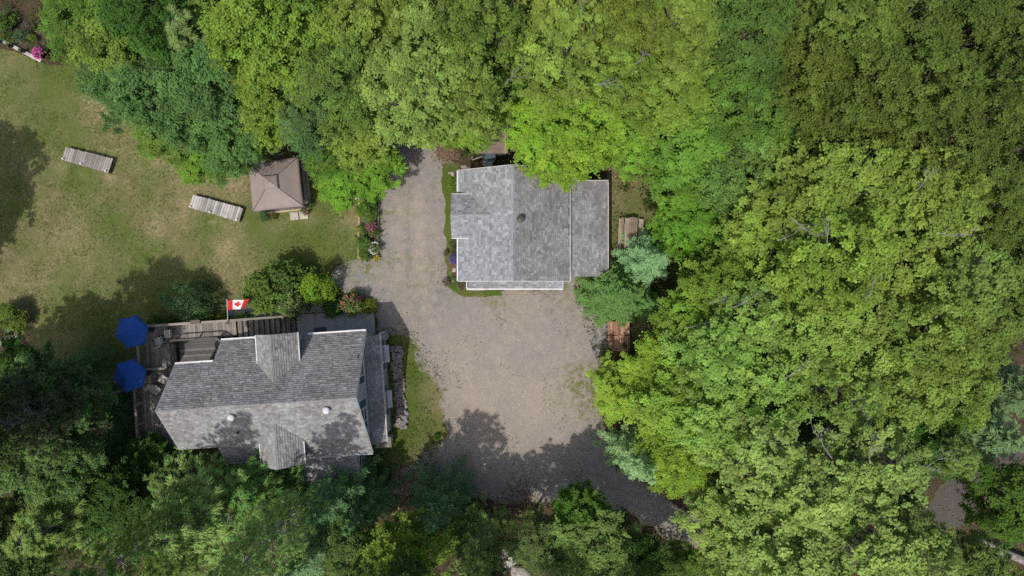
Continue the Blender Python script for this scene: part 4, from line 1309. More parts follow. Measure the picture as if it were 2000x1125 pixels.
def FS(s, t, off=0.0):
    p = A0.lerp(B0, s).lerp(A1.lerp(B1, s), t)
    p.z += 0.045 * math.sin(s * 9.0 + t * 1.6) * (0.25 + s) - 0.05 * math.sin(math.pi * s) * t
    p.y += 0.03 * math.sin(s * 7.0) * s
    return p + Vector((0, 0, off))
def band(nm, s0, s1, mat, n=10, mrows=8):
    m = MB(); vs = [FS(s0 + (s1 - s0) * i / n, j / mrows) for i in range(n + 1) for j in range(mrows + 1)]
    k = mrows + 1
    m.add(vs, [(i * k + j, i * k + j + 1, (i + 1) * k + j + 1, (i + 1) * k + j) for i in range(n) for j in range(mrows)])
    o = m.build(nm, mat, flag)
    for pl in o.data.polygons: pl.use_smooth = True
    sm = o.modifiers.new('thickness', 'SOLIDIFY'); sm.thickness = 0.004
band('red_band', 0.0, 0.25, M['red']); band('white_panel', 0.25, 0.75, M['white_cloth'], 14); band('red_band', 0.75, 1.0, M['red'])
half = [(0, 1), (0.16, 0.68), (0.34, 0.77), (0.25, 0.30), (0.50, 0.55), (0.57, 0.42), (0.83, 0.47), (0.75, 0.21), (0.89, 0.13), (0.42, -0.27), (0.47, -0.42), (0.05, -0.36), (0.05, -0.80)]
leaf = half + [(-x, y) for x, y in reversed(half[1:])]
m = MB()
cen = FS(0.5, 0.5, 0.012)
pts = [FS(0.5 + x * 0.20, 0.5 - y * 0.40, 0.012) for x, y in leaf]
m.add([cen] + pts, [(0, 1 + (i + 1) % len(pts), 1 + i) for i in range(len(pts))])
m.build('maple_leaf', M['red'], flag)

# ------------------------------------------------------------------ gazebo
GT = R_(6.2); gc = Vector((-14.72, 6.45, 0))
def G(x, y, z): return gc + Vector((x * math.cos(GT) - y * math.sin(GT), x * math.sin(GT) + y * math.cos(GT), z))
gz = thing('gazebo', gc, 'gazebo with taupe fabric canopy and small vented top tier on the lawn', 'gazebo')
HX, HY, GE, GA = 1.61, 1.55, 2.0, 3.02
def canopy(hx, hy, ze, za, nm, t0, power, sag):
    cs = [(-hx, -hy), (hx, -hy), (hx, hy), (-hx, hy)]
    for k in range(4):
        a, b = cs[k], cs[(k + 1) % 4]
        vs, n, q = [], 8, 8
        for i in range(n + 1):
            t = t0 + (1 - t0) * i / n
            for j in range(q + 1):
                f = j / q
                x = (a[0] + (b[0] - a[0]) * f) * t; y = (a[1] + (b[1] - a[1]) * f) * t
                z = ze + (za - ze) * (1 - t) ** power - sag * math.sin(math.pi * f) * t * (1 - 0.3 * t)
                inw = 1 - 0.03 * math.sin(math.pi * f) * t
                vs.append(G(x * inw, y * inw, z))
        m = MB(); k1 = q + 1
        fs = [(i * k1 + j, (i + 1) * k1 + j, (i + 1) * k1 + j + 1, i * k1 + j + 1) for i in range(n) for j in range(q)]
        for j in range(q):
            aa, bb = vs[n * k1 + j], vs[n * k1 + j + 1]
            p = len(vs); vs += [aa + Vector((0, 0, -0.12)), bb + Vector((0, 0, -0.12))]
            fs.append((n * k1 + j, p, p + 1, n * k1 + j + 1))
        m.add(vs, fs)
        o = m.build(nm, M['taupe'], gz)
        for pl in o.data.polygons: pl.use_smooth = True
canopy(HX, HY, GE, GA, 'canopy_panel', 0.22, 1.12, 0.05)
canopy(0.44, 0.42, GA - 0.16, GA + 0.14, 'vent_panel', 0.0, 1.0, 0.0)
m = MB(); m.lathe(G(0, 0, GA + 0.13), [(0.03, 0), (0.02, 0.05), (0.001, 0.08)], 8); m.build('finial', M['dark_metal'], gz)
for sx in (-1, 1):
    for sy in (-1, 1):
        m = MB(); m.box(sx * 1.42 - 0.06, sy * 1.37 - 0.06, 0, sx * 1.42 + 0.06, sy * 1.37 + 0.06, GE, fr=G); m.build('post', M['deck_dark'], gz)
        m = MB(); m.tube([G(sx * 1.6, sy * 1.54, GE), G(sx * 0.8, sy * 0.77, GE + 0.46), G(0, 0, GA - 0.02)], 0.018, 6); m.build('rafter', M['dark_metal'], gz)
for k in range(20):
    xx = -1.43 + 0.15 * k
    piece('floor_board', M['deck_dark'], gz, G(xx, -1.4, 0.14), G(xx, 1.4, 0.14), 0.142, 0.04)
for (a, b) in (((-1.5, -1.45), (1.5, -1.45)), ((-1.5, 1.45), (1.5, 1.45)), ((-1.5, -1.4), (-1.5, 1.4)), ((1.5, -1.4), (1.5, 1.4))):
    piece('sill', M['timber'] if a[1] == b[1] and a[1] < 0 else M['deck'], gz, G(*a, 0.16), G(*b, 0.16), 0.10, 0.14)
for zz in (0.45, 0.72, 0.98):
    piece('side_rail', M['deck'], gz, G(1.46, -1.3, zz), G(1.46, 1.3, zz), 0.05, 0.09)
for k in range(3):
    piece('bench_slat', M['deck_dark'], gz, G(1.08 + 0.13 * k, -1.2, 0.52), G(1.08 + 0.13 * k, 1.2, 0.52), 0.12, 0.03)
m = MB(); m.box(0.9, 0.2, 0.53, 1.38, 0.8, 0.62, fr=G); m.box(1.28, 0.2, 0.62, 1.40, 0.8, 0.95, fr=G)
o = m.build('seat_cushion', M['terracotta'], origin=G(1.15, 0.5, 0.53)); prop(o, 'reddish cushion on the bench inside the gazebo', 'cushion')
for i, (xx, lab) in enumerate(((0.36, 'pale square paving slab before the gazebo, nearer the middle of its front'), (0.98, 'pale square paving slab before the gazebo, nearer its pink flowers'))):
    m = MB(); m.box(xx - 0.27, -2.08, 0.0, xx + 0.27, -1.56, 0.07 + 0.004 * i, tone=0.5 + 0.05 * i, fr=G)
    o = m.build('paving_slab', M['paver'], origin=G(xx, -1.8, 0)); prop(o, lab, 'paving slab', 'slabs before the gazebo')

# ------------------------------------------------------------------ two plank platforms on the lawn
def platform(corners, z, label, mat, n):
    NW, NE, SE, SW = [P(x, y, z) for x, y in corners]
    root = thing('plank_platform', ((NW + SE) / 2).xy.to_3d(), label, 'platform', 'plank platforms on the lawn')
    for k in range(n):
        t = (k + 0.5) / n
        a = NW.lerp(NE, t); b = SW.lerp(SE, t); d = (b - a).normalized()
        wd = (NE - NW).length / n - 0.012 - rng.uniform(0, 0.012)
        piece('plank', mat, root, a - d * rng.uniform(-0.02, 0.035) + Vector((0, 0, rng.uniform(-0.006, 0.006))), b + d * rng.uniform(-0.02, 0.03), wd, 0.035)
    dz = Vector((0, 0, -0.04))
    for f in (0.06, 0.5, 0.94):
        piece('beam', M['deck_dark'], root, NW.lerp(SW, f) + dz, NE.lerp(SE, f) + dz, 0.06, 0.12)
    for t in (0.03, 0.36, 0.66, 0.97):
        for f in (0.06, 0.94):
            q = NW.lerp(NE, t).lerp(SW.lerp(SE, t), f)
            m = MB(); m.box(q.x - 0.05, q.y - 0.05, 0, q.x + 0.05, q.y + 0.05, z - 0.04); m.build('leg', M['deck_dark'], root)
    for t in (0.03, 0.42, 0.955):
        q = SW.lerp(SE, t) + (NW - SW).normalized() * 0.08
        m = MB(); m.lathe(q, [(0.045, 0), (0.045, 0.12), (0.06, 0.125), (0.05, 0.15), (0.001, 0.16)], 10); m.build('light', M['white'], root)
platform([(128, 287), (221, 310), (211, 338), (121, 312)], 0.42, 'weathered grey plank platform on the lawn beside the large tree shadow', M['plank_mid'], 20)
platform([(377, 380), (475, 407), (467, 433), (369, 405)], 0.42, 'silvery plank platform on the lawn next to the gazebo', M['plank_pale'], 20)

# ------------------------------------------------------------------ timber planter bed along the driveway
bed = thing('planter_bed', P(720, 440).xy.to_3d(), 'long timber-edged flower bed between lawn and driveway', 'planter bed')
c = [P(701, 505), P(738.5, 503), P(741, 366), P(703, 366)]
m = MB(); m.hexa([c[0], c[1], c[2], c[3]], [p + Vector((0, 0, 0.13)) for p in c]); m.build('soil', M['soil'], bed)
zt = Vector((0, 0, 0.2))
for a, b, k in ((c[0], c[3], 5), (c[1], c[2], 5), (c[0], c[1], 1)):
    for i in range(k):
        p, q = a.lerp(b, i / k + 0.003), a.lerp(b, (i + 1) / k - 0.003)
        piece('edging_board', M['timber'] if a is c[0] else M['deck'], bed, p + zt, q + zt, 0.12 if a is c[0] else 0.06, 0.2)

# garden ornament: white globe light and a grey bird on a stake
gl = thing('globe_light', P(692, 397).xy.to_3d(), 'white globe garden light on a bent stem beside the planter bed', 'garden light')
L = P(692, 397); t_ = P(699, 392)
m = MB(); m.tube([t_, t_ + Vector((-0.03, 0, 0.5)), L + Vector((0, 0, 0.72))], 0.014, 6); m.build('stem', M['fabric_grey'], gl)
m = MB(); m.lathe(L + Vector((0, 0, 0.66)), [(0.001, 0), (0.06, 0.02), (0.09, 0.08), (0.085, 0.14), (0.05, 0.18), (0.001, 0.19)], 12); m.build('globe', M['white'], gl)
bo = thing('bird_ornament', P(702, 388).xy.to_3d(), 'grey bird shaped wind ornament perched on the planter bed edge', 'ornament')
L = P(702, 388)
m = MB(); m.tube([L, L + Vector((0, 0, 0.6))], 0.012, 6); m.build('stake', M['dark_metal'], bo)
m = MB(); zz = Vector((0, 0, 0.62))
m.tube([L + zz + Vector((-0.12, -0.16, 0)), L + zz + Vector((-0.04, -0.06, 0.03)), L + zz + Vector((0.05, 0.06, 0.03)), L + zz + Vector((0.1, 0.14, 0.05))], [0.02, 0.07, 0.06, 0.015], 8); m.build('body', M['fabric_grey'], bo)
for sg in (1, -1):
    m = MB(); dq = Vector((-0.24 * sg, 0.22 * sg, 0.08)); m.prism([L + zz + Vector((0, -0.07, 0.02)), L + zz + dq * 0.7 + Vector((0, -0.1, 0)), L + zz + dq * 1.1, L + zz + Vector((0.03, 0.06, 0.02))], (0, 0, 0.014)); m.build('wing', M['fabric_grey'], bo)

# ------------------------------------------------------------------ dry stone wall
sw = thing('stone_wall', P(781, 757).xy.to_3d(), 'low dry stone wall of flat grey field stones on the grass beside the house', 'stone wall')
for lay, (zz, nn, wd) in enumerate(((0.08, 26, 0.25), (0.22, 26, 0.21))):
    for k in range(nn):
        t = (k + 0.5) / nn
        cx = 773.5 + 13.5 * t + 1.5 * math.sin(k * 0.7); cy = 676 + 160 * t
        c0 = P(cx, cy)
        for q in (-1, 0, 1):
            if rng.random() < 0.06 and lay: continue
            sx, sy = rng.uniform(0.26, 0.44), rng.uniform(0.24, 0.36)
            rock('stone', ROCKS[int(rng.integers(0, 7))], (c0.x + q * wd + rng.normal(0, 0.04), c0.y + rng.normal(0, 0.05), zz + rng.normal(0, 0.02)), sx, sy, rng.uniform(0.30, 0.42), sw)

# loose rocks
rk = [((28, 652), 1.05, 0.85, 0.9, ROCKS_PALE[0], 'big flat pinkish boulder at the lawn edge under the shrub'),
      ((-6, 668), 0.9, 0.8, 0.8, ROCKS_PALE[1], 'pinkish boulder cut by the frame edge beside a bigger one'),
      ((885, 340), 0.34, 0.26, 0.4, ROCKS_PALE[2], 'white stone on the grass by the garage corner'),
      ((878, 338), 0.2, 0.16, 0.26, ROCKS_PALE[3], 'small white stone beside a larger one near the garage corner'),
      ((887, 527), 0.26, 0.32, 0.3, ROCKS_PALE[1], 'pale stone in the flower bed along the garage wall, below the lavender'),
      ((882, 548), 0.3, 0.42, 0.3, ROCKS_PALE[0], 'pale elongated stone at the end of the garage flower bed'),
      ((998, 1082), 1.7, 1.3, 1.6, ROCKS_PALE[2], 'large pale grey boulder among pines at the bottom edge'),
      ((1020, 1118), 1.5, 1.0, 1.3, ROCKS_PALE[3], 'pale grey boulder cut off by the bottom edge of the picture'),
      ((906, 326), 0.45, 0.35, 0.4, ROCKS[1], 'brown stone beside the garage gable end'),
      ((918, 331), 0.3, 0.3, 0.35, ROCKS[3], 'small brown stone against the garage gable end'),
      ((846, 853), 0.0, 0.0, 0.0, None, None)]
for (px, py), sx, sy, sz, me, lab in rk:
    if me is None: continue
    c0 = P(px, py)
    rock('rock', me, (c0.x, c0.y, 0.22 * sz * 0.6), sx * 1.15, sy * 1.15, sz, None, lab, 'rock', 'loose rocks')

# ------------------------------------------------------------------ sawn lumber beside the lean-to, cedar stack by the driveway
def stack(name, label, cat, groups, base):
    root = thing(name, base, label, cat)
    for (x0, x1, y0, y1, z, n, mat, tilt) in groups:
        A, B_ = P(x0, y0, z), P(x1, y0, z); C_, E_ = P(x0 + tilt, y1, z), P(x1 + tilt, y1, z)
        for k in range(n):
            t = (k + 0.5) / n
            wd = (B_ - A).length / n - 0.012
            dz = Vector((0, 0, rng.uniform(-0.012, 0.012)))
            piece('board', mat, root, A.lerp(B_, t) + dz + Vector((0, rng.uniform(-0.03, 0.05), 0)), C_.lerp(E_, t) + dz, wd, 0.04)
        for yy in (0.12, 0.5, 0.88):
            a, b = A.lerp(C_, yy), B_.lerp(E_, yy)
            piece('bearer', M['deck_dark'], root, a - Vector((0, 0, 0.05)), b - Vector((0, 0, 0.05)), 0.08, z - 0.06)
    return root
stack('lumber_pile', 'pile of long weathered planks beside the blue spruce and lean-to', 'lumber pile',
      [(1209, 1219.5, 426, 505, 0.55, 4, M['lumber'], -4), (1221.5, 1246, 425, 500, 0.85, 6, M['lumber'], -3), (1248, 1257, 428, 500, 0.5, 2, M['lumber'], -3), (1219.6, 1222.5, 433, 500, 0.45, 1, M['deck'], -4)], P(1232, 460).xy.to_3d())
stack('cedar_stack', 'stack of orange cedar boards at the driveway edge under the spruce', 'board stack',
      [(1186, 1208, 628, 654, 0.70, 7, M['cedar'], 1), (1209, 1229, 628, 654, 0.68, 6, M['cedar'], 1), (1187.5, 1208, 655.5, 686, 0.66, 7, M['cedar'], 2), (1209, 1230, 655.5, 686, 0.62, 6, M['cedar'], 1)], P(1208, 658).xy.to_3d())

# ------------------------------------------------------------------ shed and bins behind the garage
shed = thing('shed', P(962, 280).xy.to_3d(), 'small shed with brown felt roof half hidden by trees behind the garage', 'shed')
m = MB(); m.box(-2.1, 8.55, 0, -0.35, 10.2, 2.0); m.build('wall', M['deck_dark'], shed)
m = MB(); m.hexa([(-2.3, 8.35, 2.02), (-0.32, 8.35, 2.02), (-0.32, 10.4, 2.3), (-2.3, 10.4, 2.3)], [(-2.3, 8.35, 2.1), (-0.32, 8.35, 2.1), (-0.32, 10.4, 2.38), (-2.3, 10.4, 2.38)]); rr_ = m.build('roof', M['brown_roof'], shed)
for xx in (-0.315, -0.44):
    m = MB(); m.hexa([(xx, 8.34, 2.06), (xx + 0.07, 8.34, 2.06), (xx + 0.07, 10.4, 2.34), (xx, 10.4, 2.34)], [(xx, 8.34, 2.15), (xx + 0.07, 8.34, 2.15), (xx + 0.07, 10.4, 2.43), (xx, 10.4, 2.43)]); m.build('roof_trim', M['deck'], rr_)
binb = thing('storage_bin', P(958, 309).xy.to_3d(), 'dark teal storage bin in front of the brown shed', 'bin')
L = P(958, 309)
m = MB(); m.hexa([L + Vector((-0.3, -0.24, 0)), L + Vector((0.3, -0.24, 0)), L + Vector((0.3, 0.24, 0)), L + Vector((-0.3, 0.24, 0))], [L + Vector((-0.36, -0.3, 0.9)), L + Vector((0.36, -0.3, 0.9)), L + Vector((0.36, 0.3, 0.9)), L + Vector((-0.36, 0.3, 0.9))]); m.build('body', M['teal_bin'], binb)
m = MB(); m.hexa([L + Vector((-0.39, -0.33, 0.9)), L + Vector((0.39, -0.33, 0.9)), L + Vector((0.39, 0.33, 0.9)), L + Vector((-0.39, 0.33, 0.9))], [L + Vector((-0.34, -0.26, 1.0)), L + Vector((0.34, -0.26, 1.0)), L + Vector((0.34, 0.3, 1.0)), L + Vector((-0.34, 0.3, 1.0))]); m.build('lid', M['teal_bin'], binb)
m = MB(); m.box(L.x - 0.26, L.y - 0.42, 0.86, L.x + 0.26, L.y - 0.34, 0.94); m.build('handle', M['blue_lid'], binb)
tb = thing('round_table', P(953, 322).xy.to_3d(), 'round grey table top squeezed between the garage and storage bin', 'table')
L = P(953, 322)
m = MB(); m.lathe(L, [(0.32, 0.68), (0.34, 0.7), (0.32, 0.72), (0.001, 0.725)], 18); m.build('tabletop', M['fabric_grey'], tb)
for a in (0.5, 2.6, 4.7):
    m = MB(); m.tube([L + Vector((0.24 * math.cos(a), 0.24 * math.sin(a), 0)), L + Vector((0.18 * math.cos(a), 0.18 * math.sin(a), 0.68))], 0.02, 6); m.build('leg', M['deck'], tb)
rail = thing('pole_fence', P(935, 318).xy.to_3d(), 'rough pole lying against posts beside the garage gable', 'pole fence')
m = MB(); m.tube([P(922, 312, 0.6), P(950, 303, 0.7)], [0.05, 0.04], 6); m.build('rail', M['bark_pale'], rail)
for (px, py) in ((923, 312), (946, 305)):
    m = MB(); m.tube([P(px, py), P(px, py) + Vector((0, 0, 0.75))], 0.05, 6); m.build('post', M['bark_pale'], rail)

# fallen grey log in the corner
lg = MB(); lg.tube([P(1916, 1058, 0.9), P(1955, 1076, 0.7), P(2000, 1095, 0.5), P(2070, 1128, 0.3)], [0.20, 0.24, 0.27, 0.30], 10)
o = lg.build('fallen_log', M['bark_pale'], origin=P(1960, 1078).xy.to_3d()); prop(o, 'pale fallen log lying in deep shade at the bottom corner', 'log')

# vegetable garden timber edge and pots
ge = thing('garden_edging', P(35, 98).xy.to_3d(), 'grey timber edging of the garden plot at the top corner', 'garden edging')
for k in range(5):
    a = P(-30 + 22 * k, 62 + 11.4 * k, 0.2); b = P(-30 + 22 * (k + 1) - 0.6, 62 + 11.4 * (k + 1) - 0.3, 0.2)
    piece('timber', M['plank_pale'], ge, a, b, 0.22, 0.2)
def pot(px, py, r, h, label, mat, tint, cat='flower pot'):
    L = P(px, py)
    root = thing('flower_pot', L, label, cat, 'potted plants')
    m = MB(); m.lathe(L, [(r * 0.7, 0), (r, h * 0.85), (r * 1.08, h * 0.87), (r * 1.08, h), (r * 0.9, h), (r * 0.88, h * 0.9), (0.001, h * 0.9)], 14); m.build('pot', mat, root)
    cm, tm, R0, H0 = KIND['flower_plant'][0]
    o = bpy.data.objects.new('plant', cm); COL.objects.link(o); o.parent = root; o.location = (0, 0, h * 0.8); o.scale = (r * 2.3,) * 3; o.color = (*tint, 1)
    return root
pk = pot(92, 112, 0.24, 0.34, 'terracotta pot overflowing with bright pink flowers at the garden corner', M['terracotta'], (0.05, 0.09, 0.02))
blossoms(pk, 0.34, 0.85, (0.62, 0.10, 0.34), 120, 0.075)
for i, (px, py, lab) in enumerate(((6, 84, 'small yellow-green potted plant on the garden edging next to the frame edge'), (27, 93, 'small yellow-green potted plant midway along the garden edging'), (51, 103, 'dark yellow-green potted plant on the garden edging nearest the pink flowers'))):
    pot(px, py, 0.12, 0.42, lab, M['black_cover'], (0.15, 0.15, 0.02))

# ------------------------------------------------------------------ trees
Mb = (0.150, 0.205, 0.020); Y = (0.185, 0.205, 0.026); O = (0.140, 0.148, 0.032); Pp = (0.185, 0.190, 0.070)
Gr = (0.080, 0.130, 0.022); Dk = (0.045, 0.085, 0.018); As = (0.070, 0.115, 0.048); Ol = (0.098, 0.110, 0.024); Lg = (0.105, 0.140, 0.030)
Sb = (0.110, 0.155, 0.110); Sg = (0.070, 0.120, 0.045); Sd = (0.052, 0.090, 0.045); Pn = (0.120, 0.150, 0.066); Bg = (0.075, 0.115, 0.055)
LOOK = {'maple': ('maple_tree', 'maple'), 'dense_tree': ('broadleaf_tree', 'tree'), 'oak': ('oak_tree', 'oak'), 'sparse_oak': ('oak_tree', 'oak'), 'ash': ('ash_tree', 'ash tree'),
        'spruce': ('spruce_tree', 'spruce'), 'round_spruce': ('spruce_tree', 'spruce'), 'pine': ('pine_tree', 'pine')}
TREES = [
 # px, py, radius px, height, kind, colour, label
 (165, 40, 76, 7.5, 'dense_tree', Gr, 'light green leafy tree overhanging the garden plot in the top corner'),
 (232, 8, 84, 9, 'dense_tree', Gr, 'mid green tree at the top edge above the garden plot'),
 (305, 38, 84, 10, 'maple', Dk, 'dark green maple at the top edge beside the soft grey-green pine'),
 (262, 98, 88, 9, 'maple', Lg, 'yellow-green maple between the garden plot and the soft grey-green pine'),
 (392, 82, 84, 10, 'pine', (0.105, 0.125, 0.060), 'soft grey-green pine with dark gaps near the top edge'),
 (250, 165, 74, 8, 'ash', As, 'blue-green ash at the lawn edge nearest the pink flower pot'),
 (320, 195, 92, 10, 'ash', As, 'tall blue-green ash standing behind the lawn edge, above the gazebo'),
 (418, 178, 90, 10, 'ash', As, 'blue-green ash with narrow leaves below the soft grey-green pine'),
 (445, 248, 82, 8.5, 'ash', (0.080, 0.125, 0.050), 'paler blue-green ash reaching toward the gazebo canopy'),
 (330, 258, 70, 6.5, 'dense_tree', Lg, 'yellow-green bushy tree along the lawn edge above the plank platforms'),
 (405, 296, 56, 4.5, 'maple', (0.105, 0.155, 0.020), 'low bright green maple on the lawn, next to the gazebo corner'),
 (486, 260, 50, 6, 'ash', As, 'small blue-green ash leaning over the gazebo roof corner'),
 (440, 12, 66, 9, 'maple', Lg, 'yellow-green maple cut by the top edge above the soft grey-green pine'),
 (512, 86, 96, 11, 'maple', (0.125, 0.165, 0.025), 'large yellow-green maple right of the soft grey-green pine'),
 (545, 185, 92, 10.5, 'maple', (0.140, 0.175, 0.028), 'yellow-green maple between blue-green ashes above the gazebo'),
 (580, 18, 84, 11, 'dense_tree', Lg, 'mid green tree at the top edge, above the gazebo'),
 (652, 62, 90, 11, 'maple', (0.115, 0.150, 0.026), 'leafy green maple in the upper wood north of the gazebo'),
 (612, 220, 86, 9.5, 'dense_tree', Bg, 'grey-green tree right behind the gazebo'),
 (675, 172, 84, 11, 'dense_tree', (0.098, 0.135, 0.035), 'olive-green tree in the wood behind the gazebo, away from the lawn'),
 (735, 85, 100, 12, 'oak', O, 'olive oak in the wood above the end of the driveway'),
 (805, 190, 108, 12, 'oak', (0.150, 0.160, 0.050), 'big pale olive oak above the closed end of the driveway'),
 (716, 258, 72, 8, 'oak', O, 'olive oak between gazebo and driveway end'),
 (655, 300, 62, 6, 'dense_tree', Gr, 'grey-green small tree beside the gazebo on its driveway side'),
 (672, 342, 56, 4.6, 'maple', (0.105, 0.175, 0.016), 'bright green small maple over the lawn between gazebo and planter bed'),
 (735, 325, 46, 4.4, 'maple', (0.110, 0.175, 0.016), 'bright green small maple at the top of the planter bed beside the driveway'),
 (828, 236, 52, 8, 'maple', Mb, 'bright maple hanging over the closed end of the driveway'),
 (862, 82, 102, 12.5, 'oak', (0.135, 0.145, 0.045), 'tall olive oak with pale leaves near the top edge, above the driveway'),
 (812, 8, 84, 12, 'oak', O, 'olive oak cut by the top edge above the driveway'),
 (905, 178, 88, 11.5, 'oak', (0.145, 0.155, 0.040), 'pale olive oak in the wood behind the brown shed'),
 (905, 240, 54, 7.5, 'maple', (0.135, 0.190, 0.022), 'bright maple partly covering the brown shed roof'),
 (955, 52, 90, 12.5, 'oak', Ol, 'darker olive oak near the top edge, above the garage ridge'),
 (1012, 150, 62, 9, 'maple', Dk, 'dark green low maple in a gap of the wood behind the garage'),
 (1050, 30, 92, 12.5, 'oak', O, 'olive oak at the top edge straight above the garage'),
 (1102, 122, 104, 12.5, 'oak', O, 'big olive oak with bare grey limbs behind the garage'),
 (1040, 225, 60, 8.5, 'maple', Mb, 'bright maple between shed and garage gable'),
 (1112, 242, 92, 10, 'maple', (0.142, 0.196, 0.020), 'big bright yellow-green maple overhanging the garage roof'),
 (1094, 280, 78, 8.5, 'maple', (0.142, 0.200, 0.020), 'lowest bright maple, its twigs lying over the garage shingles'),
 (1195, 55, 100, 12.5, 'dense_tree', (0.118, 0.135, 0.026), 'olive-green tree at the top edge behind the garage'),
 (1205, 160, 84, 12, 'oak', (0.140, 0.155, 0.030), 'olive oak behind the lean-to corner'),
 (1310, 62, 104, 12.5, 'oak', O, 'broad olive oak near the top edge, past the garage'),
 (1300, 170, 92, 12, 'maple', (0.118, 0.150, 0.024), 'olive-green maple in the wood above the lean-to'),
 (1330, 262, 100, 9.5, 'maple', (0.095, 0.155, 0.022), 'fresh green maple beyond the lean-to corner'),
 (1238, 282, 56, 7.5, 'maple', (0.125, 0.185, 0.022), 'small bright maple over the brush pile near the lean-to'),
 (1432, 96, 106, 11.5, 'dense_tree', (0.072, 0.112, 0.030), 'fine-leaved dark green tree near the top edge'),
 (1465, 12, 84, 12, 'dense_tree', (0.068, 0.090, 0.020), 'dark olive fine-leaved tree cut by the top edge'),
 (1428, 225, 104, 11, 'dense_tree', (0.082, 0.130, 0.026), 'broad fresh green tree past the garage, away from the top edge'),
 (1440, 338, 84, 10, 'ash', (0.095, 0.140, 0.045), 'pale flecked ash in the wood north of the blue spruce'),
 (1350, 362, 66, 7, 'maple', (0.095, 0.155, 0.020), 'fresh green maple on the yard edge beyond the lean-to'),
 (1348, 440, 62, 6.5, 'maple', (0.085, 0.150, 0.014), 'saturated green small maple behind the blue spruce'),
 (1425, 440, 64, 7, 'maple', (0.062, 0.115, 0.014), 'deep green maple between the blue spruce and the big oaks'),
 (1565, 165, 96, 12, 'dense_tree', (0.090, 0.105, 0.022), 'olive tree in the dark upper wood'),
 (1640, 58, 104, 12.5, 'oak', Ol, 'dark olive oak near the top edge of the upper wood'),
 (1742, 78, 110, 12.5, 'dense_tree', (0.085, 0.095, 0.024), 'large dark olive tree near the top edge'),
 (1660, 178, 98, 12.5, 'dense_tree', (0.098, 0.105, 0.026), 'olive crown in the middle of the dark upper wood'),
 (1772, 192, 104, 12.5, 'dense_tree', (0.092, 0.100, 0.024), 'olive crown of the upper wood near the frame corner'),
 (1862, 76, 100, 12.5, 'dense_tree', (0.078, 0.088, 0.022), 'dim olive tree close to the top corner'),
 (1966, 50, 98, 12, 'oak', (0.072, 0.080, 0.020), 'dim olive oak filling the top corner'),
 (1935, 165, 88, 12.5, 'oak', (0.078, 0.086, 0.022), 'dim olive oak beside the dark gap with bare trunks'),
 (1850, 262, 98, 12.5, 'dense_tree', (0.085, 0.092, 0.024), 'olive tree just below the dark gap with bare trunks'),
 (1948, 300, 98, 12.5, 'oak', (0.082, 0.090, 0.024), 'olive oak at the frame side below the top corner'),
 (1712, 272, 84, 11.5, 'dense_tree', (0.092, 0.105, 0.026), 'olive tree at the rim of the dark upper wood'),
 (1550, 268, 74, 9, 'maple', Dk, 'dark green tree in the shaded hollow north of the big oaks'),
 (1622, 312, 66, 8.5, 'ash', (0.075, 0.108, 0.036), 'dark flecked tree in the shaded hollow north of the big oaks, farther from the garage'),
 (1552, 402, 106, 12.5, 'oak', (0.150, 0.158, 0.034), 'big sunlit olive oak with grey limbs, first of the oaks past the blue spruce'),
 (1672, 385, 112, 13, 'oak', (0.155, 0.162, 0.038), 'big sunlit olive oak in the middle of the wood'),
 (1798, 402, 106, 13, 'oak', (0.138, 0.145, 0.034), 'sunlit olive oak above the bright glade edge'),
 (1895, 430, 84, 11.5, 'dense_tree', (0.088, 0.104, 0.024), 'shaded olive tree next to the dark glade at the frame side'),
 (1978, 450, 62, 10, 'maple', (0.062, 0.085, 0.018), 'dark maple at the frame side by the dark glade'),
 (1480, 470, 84, 11, 'oak', (0.148, 0.165, 0.030), 'olive oak with thick pale limbs nearest the blue spruce'),
 (1605, 520, 112, 13, 'oak', (0.152, 0.165, 0.030), 'broad olive oak in the centre of the large wood'),
 (1738, 528, 112, 13, 'oak', (0.150, 0.155, 0.036), 'broad olive oak in the large wood between centre and frame side'),
 (1855, 556, 98, 12.5, 'sparse_oak', (0.120, 0.132, 0.036), 'olive oak with exposed grey branches near the dark glade'),
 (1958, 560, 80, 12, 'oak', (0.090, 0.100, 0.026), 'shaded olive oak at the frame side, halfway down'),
 (1398, 562, 76, 9, 'maple', (0.110, 0.150, 0.022), 'green maple past the blue spruce at the yard edge'),
 (1478, 618, 92, 11.5, 'sparse_oak', (0.145, 0.175, 0.048), 'oak with pale leaves and bare twigs east of the driveway'),
 (1568, 652, 92, 12, 'oak', (0.148, 0.170, 0.042), 'pale olive oak in the wood level with the driveway circle'),
 (1662, 648, 104, 12.5, 'oak', (0.150, 0.152, 0.040), 'olive oak with reddish tinge in the wood level with the driveway circle'),
 (1782, 652, 106, 12.5, 'oak', (0.138, 0.145, 0.036), 'olive oak near the brown clearing'),
 (1888, 640, 78, 12, 'oak', (0.110, 0.120, 0.032), 'olive oak at the rim of the brown clearing'),
 (1342, 630, 58, 7.5, 'maple', (0.115, 0.165, 0.024), 'green maple hanging beside the cedar stack'),
 (1400, 702, 92, 11, 'oak', (0.150, 0.185, 0.050), 'pale flecked oak behind the yellow-green maples at the driveway edge'),
 (1288, 724, 68, 7.5, 'maple', (0.160, 0.200, 0.022), 'yellow-green maple just below the cedar stack'),
 (1212, 764, 58, 5, 'maple', Y, 'yellowest maple reaching out over the driveway edge'),
 (1318, 792, 84, 9, 'maple', (0.150, 0.200, 0.030), 'yellow-green maple above the leaning pale spruce'),
 (1322, 888, 76, 8.5, 'dense_tree', (0.160, 0.205, 0.024), 'bright yellow-green tree right of the leaning pale spruce'),
 (1398, 828, 88, 10.5, 'oak', (0.160, 0.190, 0.055), 'pale oak past the bright maples south-east of the driveway'),
